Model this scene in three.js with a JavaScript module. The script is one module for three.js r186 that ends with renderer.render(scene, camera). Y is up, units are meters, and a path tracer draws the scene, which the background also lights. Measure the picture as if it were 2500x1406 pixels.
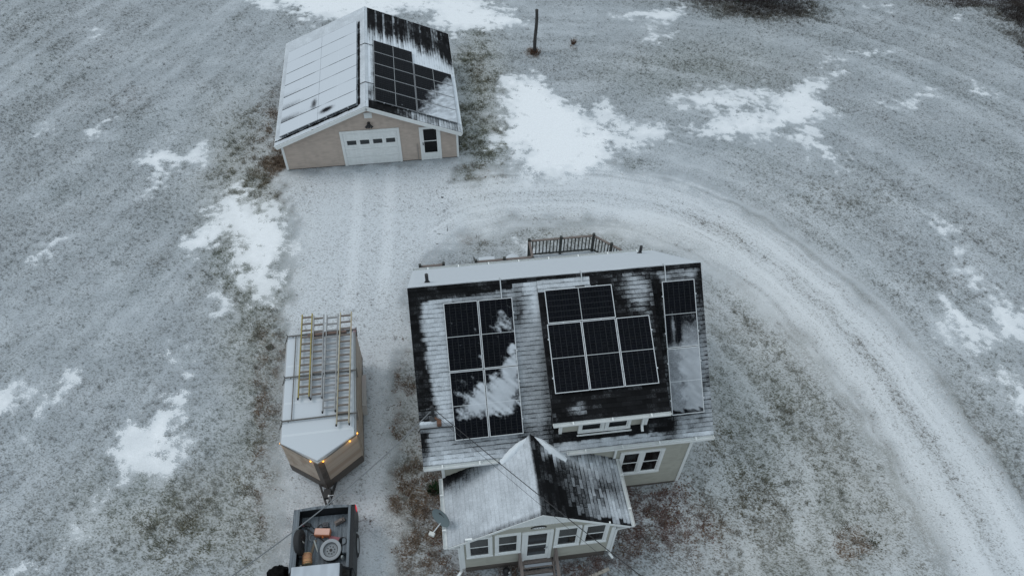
import * as THREE from 'three';
import { mergeGeometries, mergeVertices } from 'three/addons/utils/BufferGeometryUtils.js';
import { RoundedBoxGeometry } from 'three/addons/geometries/RoundedBoxGeometry.js';

// ---------------------------------------------------------------- camera, sky, light
const scene = new THREE.Scene();
const camera = new THREE.PerspectiveCamera(42.76, 2500 / 1406, 0.1, 3000);
camera.position.set(0, 24.228, 0);
camera.rotation.order = 'YXZ';
camera.rotation.set(-0.8628, 0, 0.0195);
const renderer = new THREE.WebGLRenderer({ antialias: true });
renderer.toneMapping = THREE.LinearToneMapping;
renderer.toneMappingExposure = 1.1;
renderer.shadowMap.enabled = true;
{ // heavy overcast: brighter overhead than at the horizon, slightly blue
  const W = 128, H = 64, d = new Float32Array(W * H * 4);
  for (let j = 0; j < H; j++) for (let i = 0; i < W; i++) {
    const e = Math.sin(((j + 0.5) / H - 0.5) * Math.PI), s = Math.max(e, 0);
    const l = 0.9 * (1 + 1.6 * s) / 2.6, k = (j * W + i) * 4;
    d[k] = l * 0.84; d[k + 1] = l * 0.97; d[k + 2] = l * 1.06; d[k + 3] = 1;
  }
  const sky = new THREE.DataTexture(d, W, H, THREE.RGBAFormat, THREE.FloatType);
  sky.mapping = THREE.EquirectangularReflectionMapping; sky.magFilter = THREE.LinearFilter; sky.minFilter = THREE.LinearFilter; sky.needsUpdate = true;
  scene.background = sky; scene.environment = sky;
}
const sun = new THREE.DirectionalLight(new THREE.Color().setRGB(1, 0.96, 0.92), 0.75);
sun.position.set(-34, 42, -30); sun.target.position.set(0, 0, -22);
sun.castShadow = true; sun.shadow.radius = 45; sun.shadow.mapSize.set(2048, 2048);
Object.assign(sun.shadow.camera, { left: -50, right: 50, top: 45, bottom: -45, near: 1, far: 160 });
scene.add(sun, sun.target);

// ---------------------------------------------------------------- helpers
const V3 = (x, y, z) => new THREE.Vector3(x, y, z);
function rng(s) { return () => { s |= 0; s = s + 0x6D2B79F5 | 0; let t = Math.imul(s ^ s >>> 15, 1 | s); t = t + Math.imul(t ^ t >>> 7, 61 | t) ^ t; return ((t ^ t >>> 14) >>> 0) / 4294967296; }; }
const TAB = new Float32Array(65536); { const r = rng(77); for (let i = 0; i < 65536; i++) TAB[i] = r(); }
const hash = (i, j, k = 0) => TAB[(Math.imul(i, 73856093) ^ Math.imul(j, 19349663) ^ Math.imul(k, 83492791)) & 65535];
function vn(x, y, k = 0) {
  const i = Math.floor(x), j = Math.floor(y), fx = x - i, fy = y - j, a = fx * fx * (3 - 2 * fx), b = fy * fy * (3 - 2 * fy);
  const p = hash(i, j, k), q = hash(i + 1, j, k), r = hash(i, j + 1, k), s = hash(i + 1, j + 1, k);
  return p + (q - p) * a + (r - p) * b + (p - q - r + s) * a * b;
}
const fbm = (x, y, k = 0) => 0.5 * vn(x, y, k) + 0.28 * vn(x * 2.1, y * 2.1, k + 1) + 0.22 * vn(x * 4.3, y * 4.3, k + 2);
const clamp = (v, a = 0, b = 1) => v < a ? a : v > b ? b : v;
const sst = (a, b, v) => { const t = clamp((v - a) / (b - a)); return t * t * (3 - 2 * t); };
const mix = (a, b, t) => a + (b - a) * t;
const LUT = new Uint8Array(4097); for (let i = 0; i <= 4096; i++) { const v = i / 4096; LUT[i] = Math.round(255 * (v <= 0.0031308 ? v * 12.92 : 1.055 * Math.pow(v, 1 / 2.4) - 0.055)); }
const enc = v => LUT[Math.round(clamp(v) * 4096)];
// a texture of W x H pixels; fn(s, t, out) with s to the right and t up, both 0..1, gives linear r, g, b and a fourth value
function tex(W, H, fn, wantFourth) {
  const c = new Uint8Array(W * H * 4), f = wantFourth ? new Uint8Array(W * H * 4) : null, o = [0, 0, 0, 0];
  for (let j = 0; j < H; j++) for (let i = 0; i < W; i++) {
    fn((i + 0.5) / W, (j + 0.5) / H, o); const k = (j * W + i) * 4;
    c[k] = enc(o[0]); c[k + 1] = enc(o[1]); c[k + 2] = enc(o[2]); c[k + 3] = 255;
    if (f) { f[k] = f[k + 1] = f[k + 2] = Math.round(clamp(o[3]) * 255); f[k + 3] = 255; }
  }
  const mk = (d, cs) => { const t = new THREE.DataTexture(d, W, H); t.colorSpace = cs; t.magFilter = THREE.LinearFilter; t.minFilter = THREE.LinearMipmapLinearFilter; t.generateMipmaps = true; t.wrapS = t.wrapT = THREE.RepeatWrapping; t.needsUpdate = true; return t; };
  return wantFourth ? [mk(c, THREE.SRGBColorSpace), mk(f, THREE.NoColorSpace)] : mk(c, THREE.SRGBColorSpace);
}
const M = (r, g, b, rough = 0.85, extra = {}) => new THREE.MeshStandardMaterial({ color: new THREE.Color().setRGB(r, g, b), roughness: rough, ...extra });
const taken = {};
function numbered(n) { taken[n] = (taken[n] || 0) + 1; return taken[n] === 1 ? n : n + '_' + String(taken[n] - 1).padStart(3, '0'); }
function part(parent, name, geo, mat, label) {
  const m = new THREE.Mesh(geo, mat); m.name = name; m.castShadow = m.receiveShadow = true; parent.add(m); if (label) m.userData.label = label; return m;
}
function thing(name, label, category, [x, y, z] = [0, 0, 0], yaw = 0, group) {
  const o = new THREE.Group(); o.name = numbered(name); o.position.set(x, y, z); o.rotation.y = yaw; o.userData = { label, category }; if (group) o.userData.group = group; scene.add(o); return o;
}
function single(name, geo, mat, label, category, pos = [0, 0, 0], yaw = 0, group) {
  const m = part(scene, numbered(name), geo, mat); m.position.set(...pos); m.rotation.y = yaw; m.userData = { label, category }; if (group) m.userData.group = group; return m;
}
function structure(name, geo, mat, kind = 'structure') { const m = part(scene, name, geo, mat); m.userData.kind = kind; return m; }
const merge = gs => gs.length === 1 ? gs[0] : mergeGeometries(gs.map(g => { const h = g.index ? g.toNonIndexed() : g; for (const k of Object.keys(h.attributes)) if (!['position', 'normal', 'uv'].includes(k)) h.deleteAttribute(k); return h; }));
const BB = (x0, x1, y0, y1, z0, z1) => new THREE.BoxGeometry(x1 - x0, y1 - y0, z1 - z0).translate((x0 + x1) / 2, (y0 + y1) / 2, (z0 + z1) / 2);
const RB = (x0, x1, y0, y1, z0, z1, r = 0.02, s = 2) => new RoundedBoxGeometry(x1 - x0, y1 - y0, z1 - z0, s, r).translate((x0 + x1) / 2, (y0 + y1) / 2, (z0 + z1) / 2);
function rod(a, b, r, seg = 8, r2 = r) {
  const d = b.clone().sub(a), g = new THREE.CylinderGeometry(r2, r, d.length(), seg);
  g.applyQuaternion(new THREE.Quaternion().setFromUnitVectors(V3(0, 1, 0), d.clone().normalize()));
  return g.translate((a.x + b.x) / 2, (a.y + b.y) / 2, (a.z + b.z) / 2);
}
function beam(a, b, w, h, roll = 0) { // box of width w and height h from a to b
  const d = b.clone().sub(a), l = d.length(), g = new THREE.BoxGeometry(w, h, l);
  const m = new THREE.Matrix4().lookAt(b, a, V3(0, 1, 0)); g.rotateZ(roll).applyMatrix4(m);
  return g.translate((a.x + b.x) / 2, (a.y + b.y) / 2, (a.z + b.z) / 2);
}
const shapeOf = p => new THREE.Shape(p.map(q => new THREE.Vector2(q[0], q[1])));
const prismZ = (p, z0, z1) => new THREE.ExtrudeGeometry(shapeOf(p), { depth: z1 - z0, bevelEnabled: false }).translate(0, 0, z0);          // p in (x, y)
const prismX = (p, x0, x1) => new THREE.ExtrudeGeometry(shapeOf(p.map(q => [-q[0], q[1]])), { depth: x1 - x0, bevelEnabled: false }).rotateY(Math.PI / 2).translate(x0, 0, 0); // p in (z, y)
const prismY = (p, y0, y1) => new THREE.ExtrudeGeometry(shapeOf(p.map(q => [q[0], -q[1]])), { depth: y1 - y0, bevelEnabled: false }).rotateX(-Math.PI / 2).translate(0, y0, 0); // p in (x, z)
class Quads { // flat quads and triangles with uv
  constructor() { this.p = []; this.t = []; }
  tri(a, b, c, ua = [0, 0], ub = [0, 0], uc = [0, 0]) { for (const v of [a, b, c]) this.p.push(v.x, v.y, v.z); this.t.push(...ua, ...ub, ...uc); }
  quad(a, b, c, d, ua, ub, uc, ud) { this.tri(a, b, c, ua, ub, uc); this.tri(a, c, d, ua, uc, ud); }
  build() { const g = new THREE.BufferGeometry(); g.setAttribute('position', new THREE.Float32BufferAttribute(this.p, 3)); g.setAttribute('uv', new THREE.Float32BufferAttribute(this.t, 2)); g.computeVertexNormals(); return g; }
}
// a sloping plane: O at its upper corner, u along the courses, v down the slope, n out of it
function plane(O, u, v, U, V) { const n = v.clone().cross(u).normalize(); return { O, u, v, n, U, V, at: (a, b, h = 0) => O.clone().addScaledVector(u, a).addScaledVector(v, b).addScaledVector(n, h) }; }
function pbox(F, u0, u1, v0, v1, h0, h1, uv) { // a box lying in a sloping plane
  const q = new Quads(), A = (a, b, h) => F.at(a, b, h), T = uv ? uv : (a, b) => [a / F.U, 1 - b / F.V], t = [T(u0, v0), T(u0, v1), T(u1, v1), T(u1, v0)];
  const a = A(u0, v0, h1), b = A(u0, v1, h1), c = A(u1, v1, h1), d = A(u1, v0, h1), e = A(u0, v0, h0), f = A(u0, v1, h0), g = A(u1, v1, h0), h = A(u1, v0, h0);
  q.quad(a, b, c, d, t[0], t[1], t[2], t[3]); q.quad(e, h, g, f, t[0], t[3], t[2], t[1]);
  q.quad(b, f, g, c, t[1], t[1], t[2], t[2]); q.quad(d, h, e, a, t[3], t[3], t[0], t[0]); q.quad(a, e, f, b, t[0], t[0], t[1], t[1]); q.quad(c, g, h, d, t[2], t[2], t[3], t[3]);
  return q.build();
}
// lap siding on a wall that faces +z at z = 0; xl and xr give its ends at a height
function laps(xl, xr, y0, y1, step = 0.115) {
  const q = new Quads();
  for (let y = y0; y < y1 - 0.005; y += step) {
    const t = Math.min(y + step, y1), a = xl(y), b = xr(y), c = xl(t), d = xr(t); if (b - a < 0.02) break;
    const P = (x, yy, z) => V3(x, yy, z), e = Math.max(d, c);
    q.quad(P(a, y, 0.024), P(b, y, 0.024), P(e, t, 0.003), P(Math.min(c, e), t, 0.003), [a, y], [b, y], [e, t], [c, t]);
    q.quad(P(a, y, 0), P(b, y, 0), P(b, y, 0.024), P(a, y, 0.024), [a, y], [b, y], [b, y], [a, y]);
  }
  return q.build();
}
const K = v => () => v;
const snowC = [0.50, 0.535, 0.575];

// ---------------------------------------------------------------- ground
const SNOW=[[-19.03,-46.33,-16.36,-44.2,-14.17,-43.77,-13.51,-42.4,-11.87,-42.56,-10.5,-42.02,-9.23,-42.07,-8.12,-43.34,-6.62,-43.91,-5.29,-43.7,-5.32,-42.46,-4.35,-41.53,-2.86,-41.92,-0.31,-41.82,0.32,-43.01,-0.6,-43.88,-2.21,-44.95,-4.4,-45.82],[-0.65,-36.39,0.05,-36.61,0.94,-36.97,1.64,-36.46,1.98,-35.67,2.42,-34.9,3.19,-34.16,3.63,-33.91,4.14,-32.89,5.26,-31.51,6.4,-31.03,6.12,-30.34,4.94,-30.14,4.58,-29.48,4.24,-29.14,3.37,-28.33,1.53,-28.12,0.3,-28.24,0.19,-29.02,0.92,-29.53,-0.35,-29.98,-1.1,-30.46,-0.78,-32.02,-0.52,-33.48,-0.55,-35.0],[4.2,-34.0,4.79,-34.4,5.26,-34.61,5.81,-32.95,6.22,-32.6,7.61,-33.19,8.03,-33.02,7.82,-31.24,6.49,-30.86,5.26,-31.51,4.34,-32.54],[7.57,-34.88,8.99,-35.23,10.2,-35.67,11.65,-35.99,13.0,-35.76,14.31,-36.49,14.89,-35.9,14.17,-34.71,12.7,-34.2,11.09,-34.04,9.52,-34.1,8.67,-34.53],[14.71,-35.11,15.64,-36.13,17.14,-36.99,18.96,-37.59,17.63,-36.6,17.18,-35.78,17.47,-34.25,17.38,-33.5,16.22,-32.91,15.95,-31.84,16.77,-30.84,16.79,-29.52,16.12,-29.99,15.43,-30.63,14.99,-31.46,15.02,-32.52,13.58,-31.94,11.79,-31.71,10.48,-31.67,9.44,-31.99,10.71,-33.1,12.23,-34.08,13.74,-33.75],[-14.4,-26.6,-13.47,-26.48,-12.84,-25.91,-11.6,-25.66,-10.93,-25.26,-10.38,-24.04,-10.34,-22.99,-10.58,-21.98,-10.22,-20.55,-10.42,-19.74,-11.14,-20.52,-11.72,-21.46,-12.15,-22.43,-12.57,-23.71,-13.07,-23.83,-13.14,-23.05,-14.12,-22.89,-14.45,-22.75,-14.71,-23.13,-14.35,-23.67,-14.01,-24.48,-14.53,-25.3],[-12.6,-20.72,-11.66,-20.51,-11.37,-20.06,-11.83,-19.15,-12.51,-19.13,-12.96,-19.79],[-18.92,-29.35,-17.93,-29.51,-16.96,-29.09,-16.32,-29.76,-15.81,-29.44,-16.22,-28.69,-17.34,-28.34,-17.2,-26.96,-17.23,-26.43,-17.85,-26.5,-18.16,-27.85,-18.77,-28.61],[-13.29,-14.09,-12.94,-14.55,-12.53,-14.74,-12.21,-14.03,-12.03,-13.09,-12.14,-12.51,-12.23,-11.87,-12.67,-11.86,-13.35,-12.16,-13.42,-11.53,-13.66,-11.6,-13.94,-12.15,-13.76,-12.89,-13.49,-13.65],[-17.59,-15.45,-17.39,-16.12,-17.01,-16.27,-16.92,-15.37,-16.79,-14.46,-17.25,-14.45,-17.48,-13.91,-18.16,-14.07,-17.9,-14.52,-17.44,-14.71],[-19.95,-14.93,-19.23,-15.41,-18.76,-15.24,-18.59,-14.51,-18.87,-13.62,-19.35,-13.35],[-17.71,-13.91,-17.37,-13.48,-17.41,-13.06,-17.75,-13.56],[-14.45,-11.58,-14.05,-11.67,-13.74,-11.14,-14.01,-10.98],[-14.95,-11.19,-14.68,-11.42,-14.26,-10.53,-14.4,-10.16,-14.76,-10.37],[-14.82,-9.65,-14.44,-9.73,-14.2,-9.31,-14.66,-9.44],[-14.69,-8.36,-14.36,-8.7,-14.3,-8.08],[-16.03,-8.4,-15.55,-8.21,-15.94,-8.05],[-24.91,-30.4,-24.64,-31.51,-24.53,-30.75,-24.66,-30.07],[-22.65,-31.15,-21.57,-31.72,-21.36,-30.85,-22.05,-30.15],[-26.29,-40.73,-25.55,-41.09,-25.38,-40.3],[-21.38,-22.31,-20.37,-22.98,-20.48,-22.59,-21.09,-22.07],[6.43,-43.64,7.8,-44.3,10.5,-44.81,10.43,-44.3,9.77,-43.27,9.18,-42.65,7.72,-43.44],[7.68,-41.73,9.88,-42.05,8.99,-41.08,7.73,-41.03],[22.65,-46.06,24.64,-45.98,23.9,-45.32,22.58,-45.37],[18.29,-39.15,19.61,-39.06,19.4,-38.75,18.36,-38.5],[20.34,-40.33,22.17,-40.63,22.88,-40.11,21.64,-39.71],[21.32,-34.94,22.72,-35.69,24.19,-35.89,23.78,-35.41,22.58,-35.29,21.63,-34.49,21.02,-34.74],[25.96,-36.27,26.92,-36.91,27.15,-36.31,26.51,-35.89],[27.47,-44.18,28.6,-44.73,28.18,-43.95],[19.73,-25.84,20.22,-25.57,20.45,-24.62,20.72,-23.83,20.38,-23.43,19.96,-24.34,19.58,-24.86],[20.09,-22.41,20.59,-22.3,20.85,-21.58,20.57,-21.34,20.12,-21.8],[18.54,-20.7,19.08,-20.48,19.27,-19.59,19.57,-18.84,19.15,-17.99,18.56,-17.77,18.29,-18.38,18.44,-19.24,18.34,-19.9],[20.47,-20.63,20.77,-20.3,21.52,-19.98,21.92,-19.33,21.26,-17.83,20.78,-18.65,20.45,-19.51],[19.49,-17.18,20.03,-16.9,20.38,-15.85,19.89,-14.74,19.33,-15.27,19.17,-16.01],[-13.67,-17.1,-13.09,-16.81,-13.02,-16.32,-13.49,-16.51],[0.06,-22.76,0.62,-23.29,0.89,-22.28,0.07,-22.26]];
const DRIVE=[-11.48,-27.8,-2.8,-29.38,-3.17,-27.52,-3.36,-26.48,-3.37,-24.78,-3.58,-23.17,-4.38,-21.89,-4.52,-20.69,-4.29,-18.47,-4.07,-17.23,-4.6,-16.81,-4.56,-14.55,-4.33,-12.03,-3.91,-9.8,-3.58,-7.67,-7.6,-7.59,-7.58,-9.87,-7.87,-11.18,-8.43,-14.47,-9.03,-17.31,-9.53,-19.65,-9.71,-21.75,-10.1,-24.05,-10.83,-25.69];
const TRACK=[-4.8,-24.19,-3.29,-25.61,-1.08,-26.48,1.91,-26.8,4.88,-26.59,7.74,-25.64,10.03,-24.2,11.87,-22.2,13.41,-19.73,14.56,-17.23,15.3,-15.0,15.84,-12.86,16.26,-10.56,16.57,-8.5,16.87,-6.82];
const BLOBS=[[-4.67,-10.28,0.31,-0.14,-1.01,1,0.55],[-5.26,-14.54,0.22,-0.27,-1.96,1,0.5],[-9.95,-16.3,1.45,-2.01,-8.39,6,0.7],[-13.13,-27.08,2.19,-1.44,-5.72,6,1],[-2.01,-34.18,1.36,-0.34,-7.70,6,1],[10.34,-16.77,3.78,1.74,-8.14,6,0.8],[4.31,-24.04,4.95,0.08,-1.20,6,0.8],[9.95,-10.36,4.94,0.52,-2.18,6,0.8],[-11.38,-10.07,3.60,-0.58,-1.86,6,0.8],[-3.67,-12.05,0.73,-0.52,-4.81,6,1],[11.07,-38.25,6.07,0.47,-3.02,6,0.4],[15.16,-13.26,6.09,1.77,-5.11,6,0.4],[11.49,-16.8,3.79,1.59,-6.66,5,1],[7.93,-10.76,3.13,0.41,-2.23,5,1],[13.94,-9.73,1.66,0.49,-1.41,5,0.8],[4.3,-23.91,4.18,0.07,-1.06,5,0.9],[10.82,-21.56,2.18,0.39,-1.94,5,0.8],[20.3,-21.33,2.36,2.89,-7.33,5,0.6],[16.02,-27.33,4.07,0.58,-2.11,5,0.5],[-2.21,-36.13,1.05,-0.28,-6.11,0,0.9],[-1.08,-29.79,1.16,-0.04,-1.47,0,1],[-2.14,-27.86,1.22,-0.03,-0.56,0,0.8],[-13.66,-30.92,1.92,-1.00,-4.11,0,0.75],[-13.05,-31.99,0.65,-1.05,-4.62,1,0.5],[-13.21,-27.38,1.81,-0.26,-1.05,0,0.6],[-11.21,-26.54,0.69,-0.25,-1.17,0,0.6],[-12.57,-21.93,0.91,-0.39,-1.47,0,0.7],[-10.58,-18.96,0.93,-0.42,-1.74,0,0.6],[-9.39,-16.31,0.45,-0.57,-2.52,1,0.5],[-9.31,-14.27,0.43,-0.62,-2.66,1,0.55],[-9.19,-11.93,0.43,-0.78,-3.17,0,0.45],[-8.26,-10.72,0.42,-0.41,-1.78,1,0.45],[-11.98,-10.21,2.22,-0.52,-1.59,0,0.55],[-10.3,-9.25,1.22,-0.37,-1.23,0,0.6],[-8.24,-8.61,0.80,-0.19,-0.79,0,0.5],[8.12,-11.82,0.73,0.35,-1.88,0,0.8],[7.65,-13.77,0.45,0.20,-1.21,0,0.8],[6.36,-9.72,0.83,0.17,-1.12,1,0.5],[10.25,-14.89,0.95,0.20,-0.91,0,0.3],[11.07,-38.25,3.64,0.26,-1.72,0,0.15],[13.25,-30.4,1.93,0.36,-1.67,0,0.3],[4.66,-29.16,1.88,0.07,-0.96,0,0.3],[11.58,-9.68,0.55,0.09,-0.30,1,1],[12.0,-9.48,0.42,0.06,-0.20,1,1],[17.27,-13.64,0.92,0.20,-0.51,0,0.3],[-4.21,-15.29,0.22,-0.31,-2.78,1,1.1],[-3.69,-11.58,0.29,-0.25,-2.32,1,0.9],[-3.24,-9.39,0.61,-0.13,-1.25,1,0.8],[-2.5,-10.25,0.42,-0.11,-1.30,1,1.4],[-2.23,-8.6,0.81,-0.04,-0.53,1,1.2],[-2.16,-11.3,0.43,-0.07,-1.07,1,1.2],[-1.36,-23.76,1.50,-0.02,-0.66,0,0.6],[-2.12,-23.87,0.75,-0.02,-0.48,1,0.5],[3.75,-24.16,2.86,0.05,-0.94,0,0.3],[5.25,-10.85,1.00,0.08,-0.75,2,1],[5.76,-10.42,0.42,0.07,-0.58,2,1.2],[4.28,-9.54,1.23,0.08,-0.83,2,0.9],[4.47,-10.11,0.84,0.07,-0.72,1,0.8],[2.59,-8.62,1.47,0.02,-0.29,2,1.2],[4.58,-11.29,1.01,0.03,-0.30,2,1.1],[4.77,-10.33,0.35,0.04,-0.36,4,1],[3.85,-9.39,0.41,0.02,-0.28,4,0.7],[15.62,-46.59,3.83,0.29,-1.42,3,1.5],[17.59,-44.57,2.13,0.27,-1.13,3,0.8],[14.14,-44.44,1.85,0.13,-0.72,3,0.5],[29.72,-46.6,3.04,0.34,-0.87,3,1.3],[32.84,-45.66,1.37,0.92,-2.13,3,1.5],[33.08,-42.66,1.31,1.34,-2.94,3,1.5],[1.1,-39.29,0.29,0.01,-0.36,1,1.5],[3.44,-40.28,0.20,0.02,-0.37,1,1],[-9.73,-17.34,0.19,-0.04,-0.16,1,0.8],[-17.82,-41.75,1.26,-0.31,-1.20,0,0.3],[-28.61,-38.6,2.15,-1.72,-3.93,0,0.35],[-21.6,-33.92,1.34,-0.54,-1.50,1,0.25],[-11.81,-28.35,0.51,-0.08,-0.38,1,1.1],[-9.96,-28.34,1.43,-0.04,-0.19,1,1.2],[-6.94,-28.75,1.24,-0.02,-0.15,1,0.5],[-4.27,-29.02,0.93,-0.02,-0.16,1,0.8],[4.89,-11.51,1.02,0.02,-0.11,1,1.6],[0.05,-8.48,1.46,0.00,-0.10,1,1.6],[-3.09,-12.06,0.29,-0.18,-1.90,1,0.9],[-7.34,-28.67,4.74,-0.02,-0.16,1,0.5],[-2.79,-31.26,0.30,-0.12,-2.07,0,1.0],[-11.74,-28.99,0.33,-0.21,-0.96,1,1.0],[-18.78,-21.76,0.25,-0.13,-0.34,2,0.5],[-15.09,-21.86,2.16,-0.23,-0.73,0,0.3],[17.04,-21.25,2.72,0.47,-1.43,0,0.25],[15.94,-27.03,2.42,0.49,-1.79,0,0.25]];  // brown strips along wall bases: bare ground, darkened to stand in for contact shade
const RUTS=[[-7.85,-28.62,-7.48,-25.78,-7.1,-22.07,-6.94,-19.71],[-6.23,-28.89,-5.96,-25.82,-5.65,-22.61,-5.55,-19.75],[-5.09,-16.8,-5.03,-14.54,-4.76,-12.02,-4.6,-9.78,-4.57,-8.16]];
function polyD(p, x, z) { // signed distance to a polygon, negative inside
  let d = 1e9, s = false; const n = p.length / 2;
  for (let i = 0, j = n - 1; i < n; j = i++) {
    const ax = p[2 * i], az = p[2 * i + 1], bx = p[2 * j], bz = p[2 * j + 1], ex = bx - ax, ez = bz - az, wx = x - ax, wz = z - az;
    const t = clamp((wx * ex + wz * ez) / (ex * ex + ez * ez)), qx = wx - ex * t, qz = wz - ez * t; d = Math.min(d, qx * qx + qz * qz);
    if ((az > z) !== (bz > z) && x < ex * (z - az) / (bz - az) + ax) s = !s;
  }
  return s ? -Math.sqrt(d) : Math.sqrt(d);
}
function lineD(p, x, z) { // distance to a polyline, signed by side
  let d = 1e9, s = 1;
  for (let i = 0; i + 3 < p.length; i += 2) {
    const ax = p[i], az = p[i + 1], ex = p[i + 2] - ax, ez = p[i + 3] - az, wx = x - ax, wz = z - az, t = clamp((wx * ex + wz * ez) / (ex * ex + ez * ez)), qx = wx - ex * t, qz = wz - ez * t, k = qx * qx + qz * qz;
    if (k < d) { d = k; s = ex * wz - ez * wx < 0 ? -1 : 1; }
  }
  return s * Math.sqrt(d);
}
const smooth = (p, n) => { const c = new THREE.CatmullRomCurve3(Array.from({ length: p.length / 2 }, (_, i) => V3(p[2 * i], 0, p[2 * i + 1]))), o = []; for (const v of c.getPoints(n)) o.push(v.x, v.z); return o; };
const TRK = smooth(TRACK, 40);
const boxes = SNOW.map(p => { const b = [1e9, -1e9, 1e9, -1e9]; for (let i = 0; i < p.length; i += 2) { b[0] = Math.min(b[0], p[i]); b[1] = Math.max(b[1], p[i]); b[2] = Math.min(b[2], p[i + 1]); b[3] = Math.max(b[3], p[i + 1]); } return b; });
const STRENGTH = [0.9, 1, 0.6, 0.55, 0.7, 0.95, 0.55, 0.8, 1, 0.9, 0.9];
const GX0 = -41, GX1 = 41, GZ0 = -53, GZ1 = -3;
const driveD = (x, z) => Math.min(polyD(DRIVE, x, z), 1e3) + (vn(x * 1.1, z * 1.1, 40) - 0.5) * 0.9 + (vn(x * 4, z * 4, 41) - 0.5) * 0.5;
const trackW = 1.75;
// slow fields of the ground on a coarse grid: how much grass shows, its kind, how deep the snow lies, distances to drive, track and drifts
const CELL = 0.08, CNX = Math.ceil((GX1 - GX0) / CELL) + 2, CNZ = Math.ceil((GZ1 - GZ0) / CELL) + 2, NF = 14, FIELD = new Float32Array(CNX * CNZ * NF);
function slowFields(x, z, o, at) {
  const px = x * 0.83 + z * 0.56, pz = z * 0.83 - x * 0.56, n1 = vn(px * 1.2, pz * 1.2, 1) - 0.5, n2 = vn(px * 1.2, pz * 1.2, 2) - 0.5, n3 = vn(px * 4.5, pz * 4.5, 3) - 0.5, n4 = vn(px * 4.5, pz * 4.5, 4) - 0.5, n5 = vn(x * 0.55, z * 0.55, 33) - 0.5;
  const wx = x + n1 * 0.8 + n3 * 0.35, wz = z + n2 * 0.8 + n4 * 0.35;
  let T = 0.42 + (fbm(x * 0.16, z * 0.16, 8) - 0.5) * 0.24 + (fbm(x * 0.7, z * 0.7, 11) - 0.5) * 0.16, dark = 0;
  let green = 0.55 + (fbm(x * 0.3, z * 0.3, 14) - 0.5) * 0.9, brown = 0.35 + (fbm(x * 0.45, z * 0.45, 17) - 0.5) * 0.7, red = 0, litter = 0, thick = 0.30 * (fbm(x * 0.55 + z * 0.2, z * 0.8, 20) - 0.28) + 0.12 * (vn(x * 2.6, z * 3.4, 35) - 0.5);
  const ts = lineD(TRK, x + n1 * 0.3, z + n2 * 0.3), td = Math.abs(ts), lw = sst(-4, -10, x), rw = sst(2, 9, x), mid = 1 - lw - rw;
  const al = x * 0.33 - z * 0.944, ac = x * 0.944 + z * 0.33;                                  // mowing lines of the lawn past the driveway
  const st = lw * (0.6 * vn(al * 0.28, ac * 1.5, 36) + 0.4 * vn(al * 0.6, ac * 4.2, 37)) + rw * (0.6 * vn(ts * 1.3, (x - z) * 0.16, 38) + 0.4 * vn(ts * 3.8, (x - z) * 0.3, 39)) + mid * (0.6 * vn(x * 0.3, z * 1.3, 45) + 0.4 * vn(x * 0.7, z * 3.6, 46)) - 0.5;
  T += st * 0.25; thick -= st * 0.24; let warm = 0;
  T -= 0.03 * rw; const clump = 0.45 + 0.85 * sst(0.38, 0.66, 0.65 * vn(px * 2.4, pz * 2.4, 59) + 0.35 * vn(px * 6, pz * 6, 60));
  for (const b of BLOBS) {
    const dx = wx - b[0], dz = wz - b[1]; if (Math.abs(dx) > b[2] + Math.abs(b[3]) * 2 + 1.5 || Math.abs(dz) > Math.abs(b[4]) * 2 + 1.5) continue;
    const t = dz / b[4], e1 = (dx - b[3] * t) / b[2], q = e1 * e1 + t * t, e = Math.exp(-q * 0.9) * b[6] * (b[5] < 2 ? clump : b[5] === 2 ? 0.5 + 0.5 * clump : 1); if (e < 0.02) continue;
    if (b[5] === 0) { T += 0.105 * e; green += 0.5 * e; dark += e; }
    else if (b[5] === 1) { T += 0.105 * e; brown += 1.1 * e; green -= 0.3 * e; dark += e; }
    else if (b[5] === 2) { T += 0.12 * e; red += 1.0 * e; green -= 0.4 * e; dark += e; }
    else if (b[5] === 3) { T += 0.26 * e; litter += 1.0 * e; dark += 2 * e; }
    else if (b[5] === 6) { warm += e; green += 0.2 * e; dark += 0.25 * e; T += 0.012 * e; }
    else if (b[5] === 5) { thick += 0.13 * e; dark += 0.45 * e; brown += 0.25 * e; T -= 0.012 * e; }
    else { T -= 0.12 * e; thick += 0.5 * e; }
  }
  const dd = (x > -14 && x < 2 && z < -3 && z > -33) ? driveD(x, z) : 9;
  let kd = 2, rut = 0, ks = 1;
  for (let i = 0; i < SNOW.length; i++) {
    const b = boxes[i]; if (x < b[0] - 1.6 || x > b[1] + 1.6 || z < b[2] - 1.6 || z > b[3] + 1.6) continue;
    const str = (STRENGTH[i] ?? (i > 28 ? 0.92 : 0.7)), d = polyD(SNOW[i], x + n1 * 0.8 + n3 * 0.5, z + n2 * 0.8 + n4 * 0.5) + n5 * 0.4 + (vn(px * 2.3, pz * 2.3, 34) - 0.42) * 0.5 + (Math.max(b[1] - b[0], b[3] - b[2]) < 2.6 ? 0.16 : 0.0) + (1 - str) * 0.35; if (d < kd) { kd = d; ks = str; }
  }
  if (dd < 1) for (const r of RUTS) rut = Math.max(rut, sst(0.40, 0.10, Math.abs(lineD(r, x, z))));
  o[at] = T; o[at + 1] = green; o[at + 2] = brown; o[at + 3] = red; o[at + 4] = litter; o[at + 5] = dark; o[at + 6] = thick; o[at + 7] = dd; o[at + 8] = td; o[at + 9] = kd; o[at + 10] = rut; o[at + 11] = (vn(ts * 6.5, (x + z) * 0.12, 47) * 0.6 + vn(ts * 13, (x + z) * 0.2, 48) * 0.4 - 0.5) + n5 * 0.3; o[at + 12] = ks; o[at + 13] = warm;
}
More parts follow.
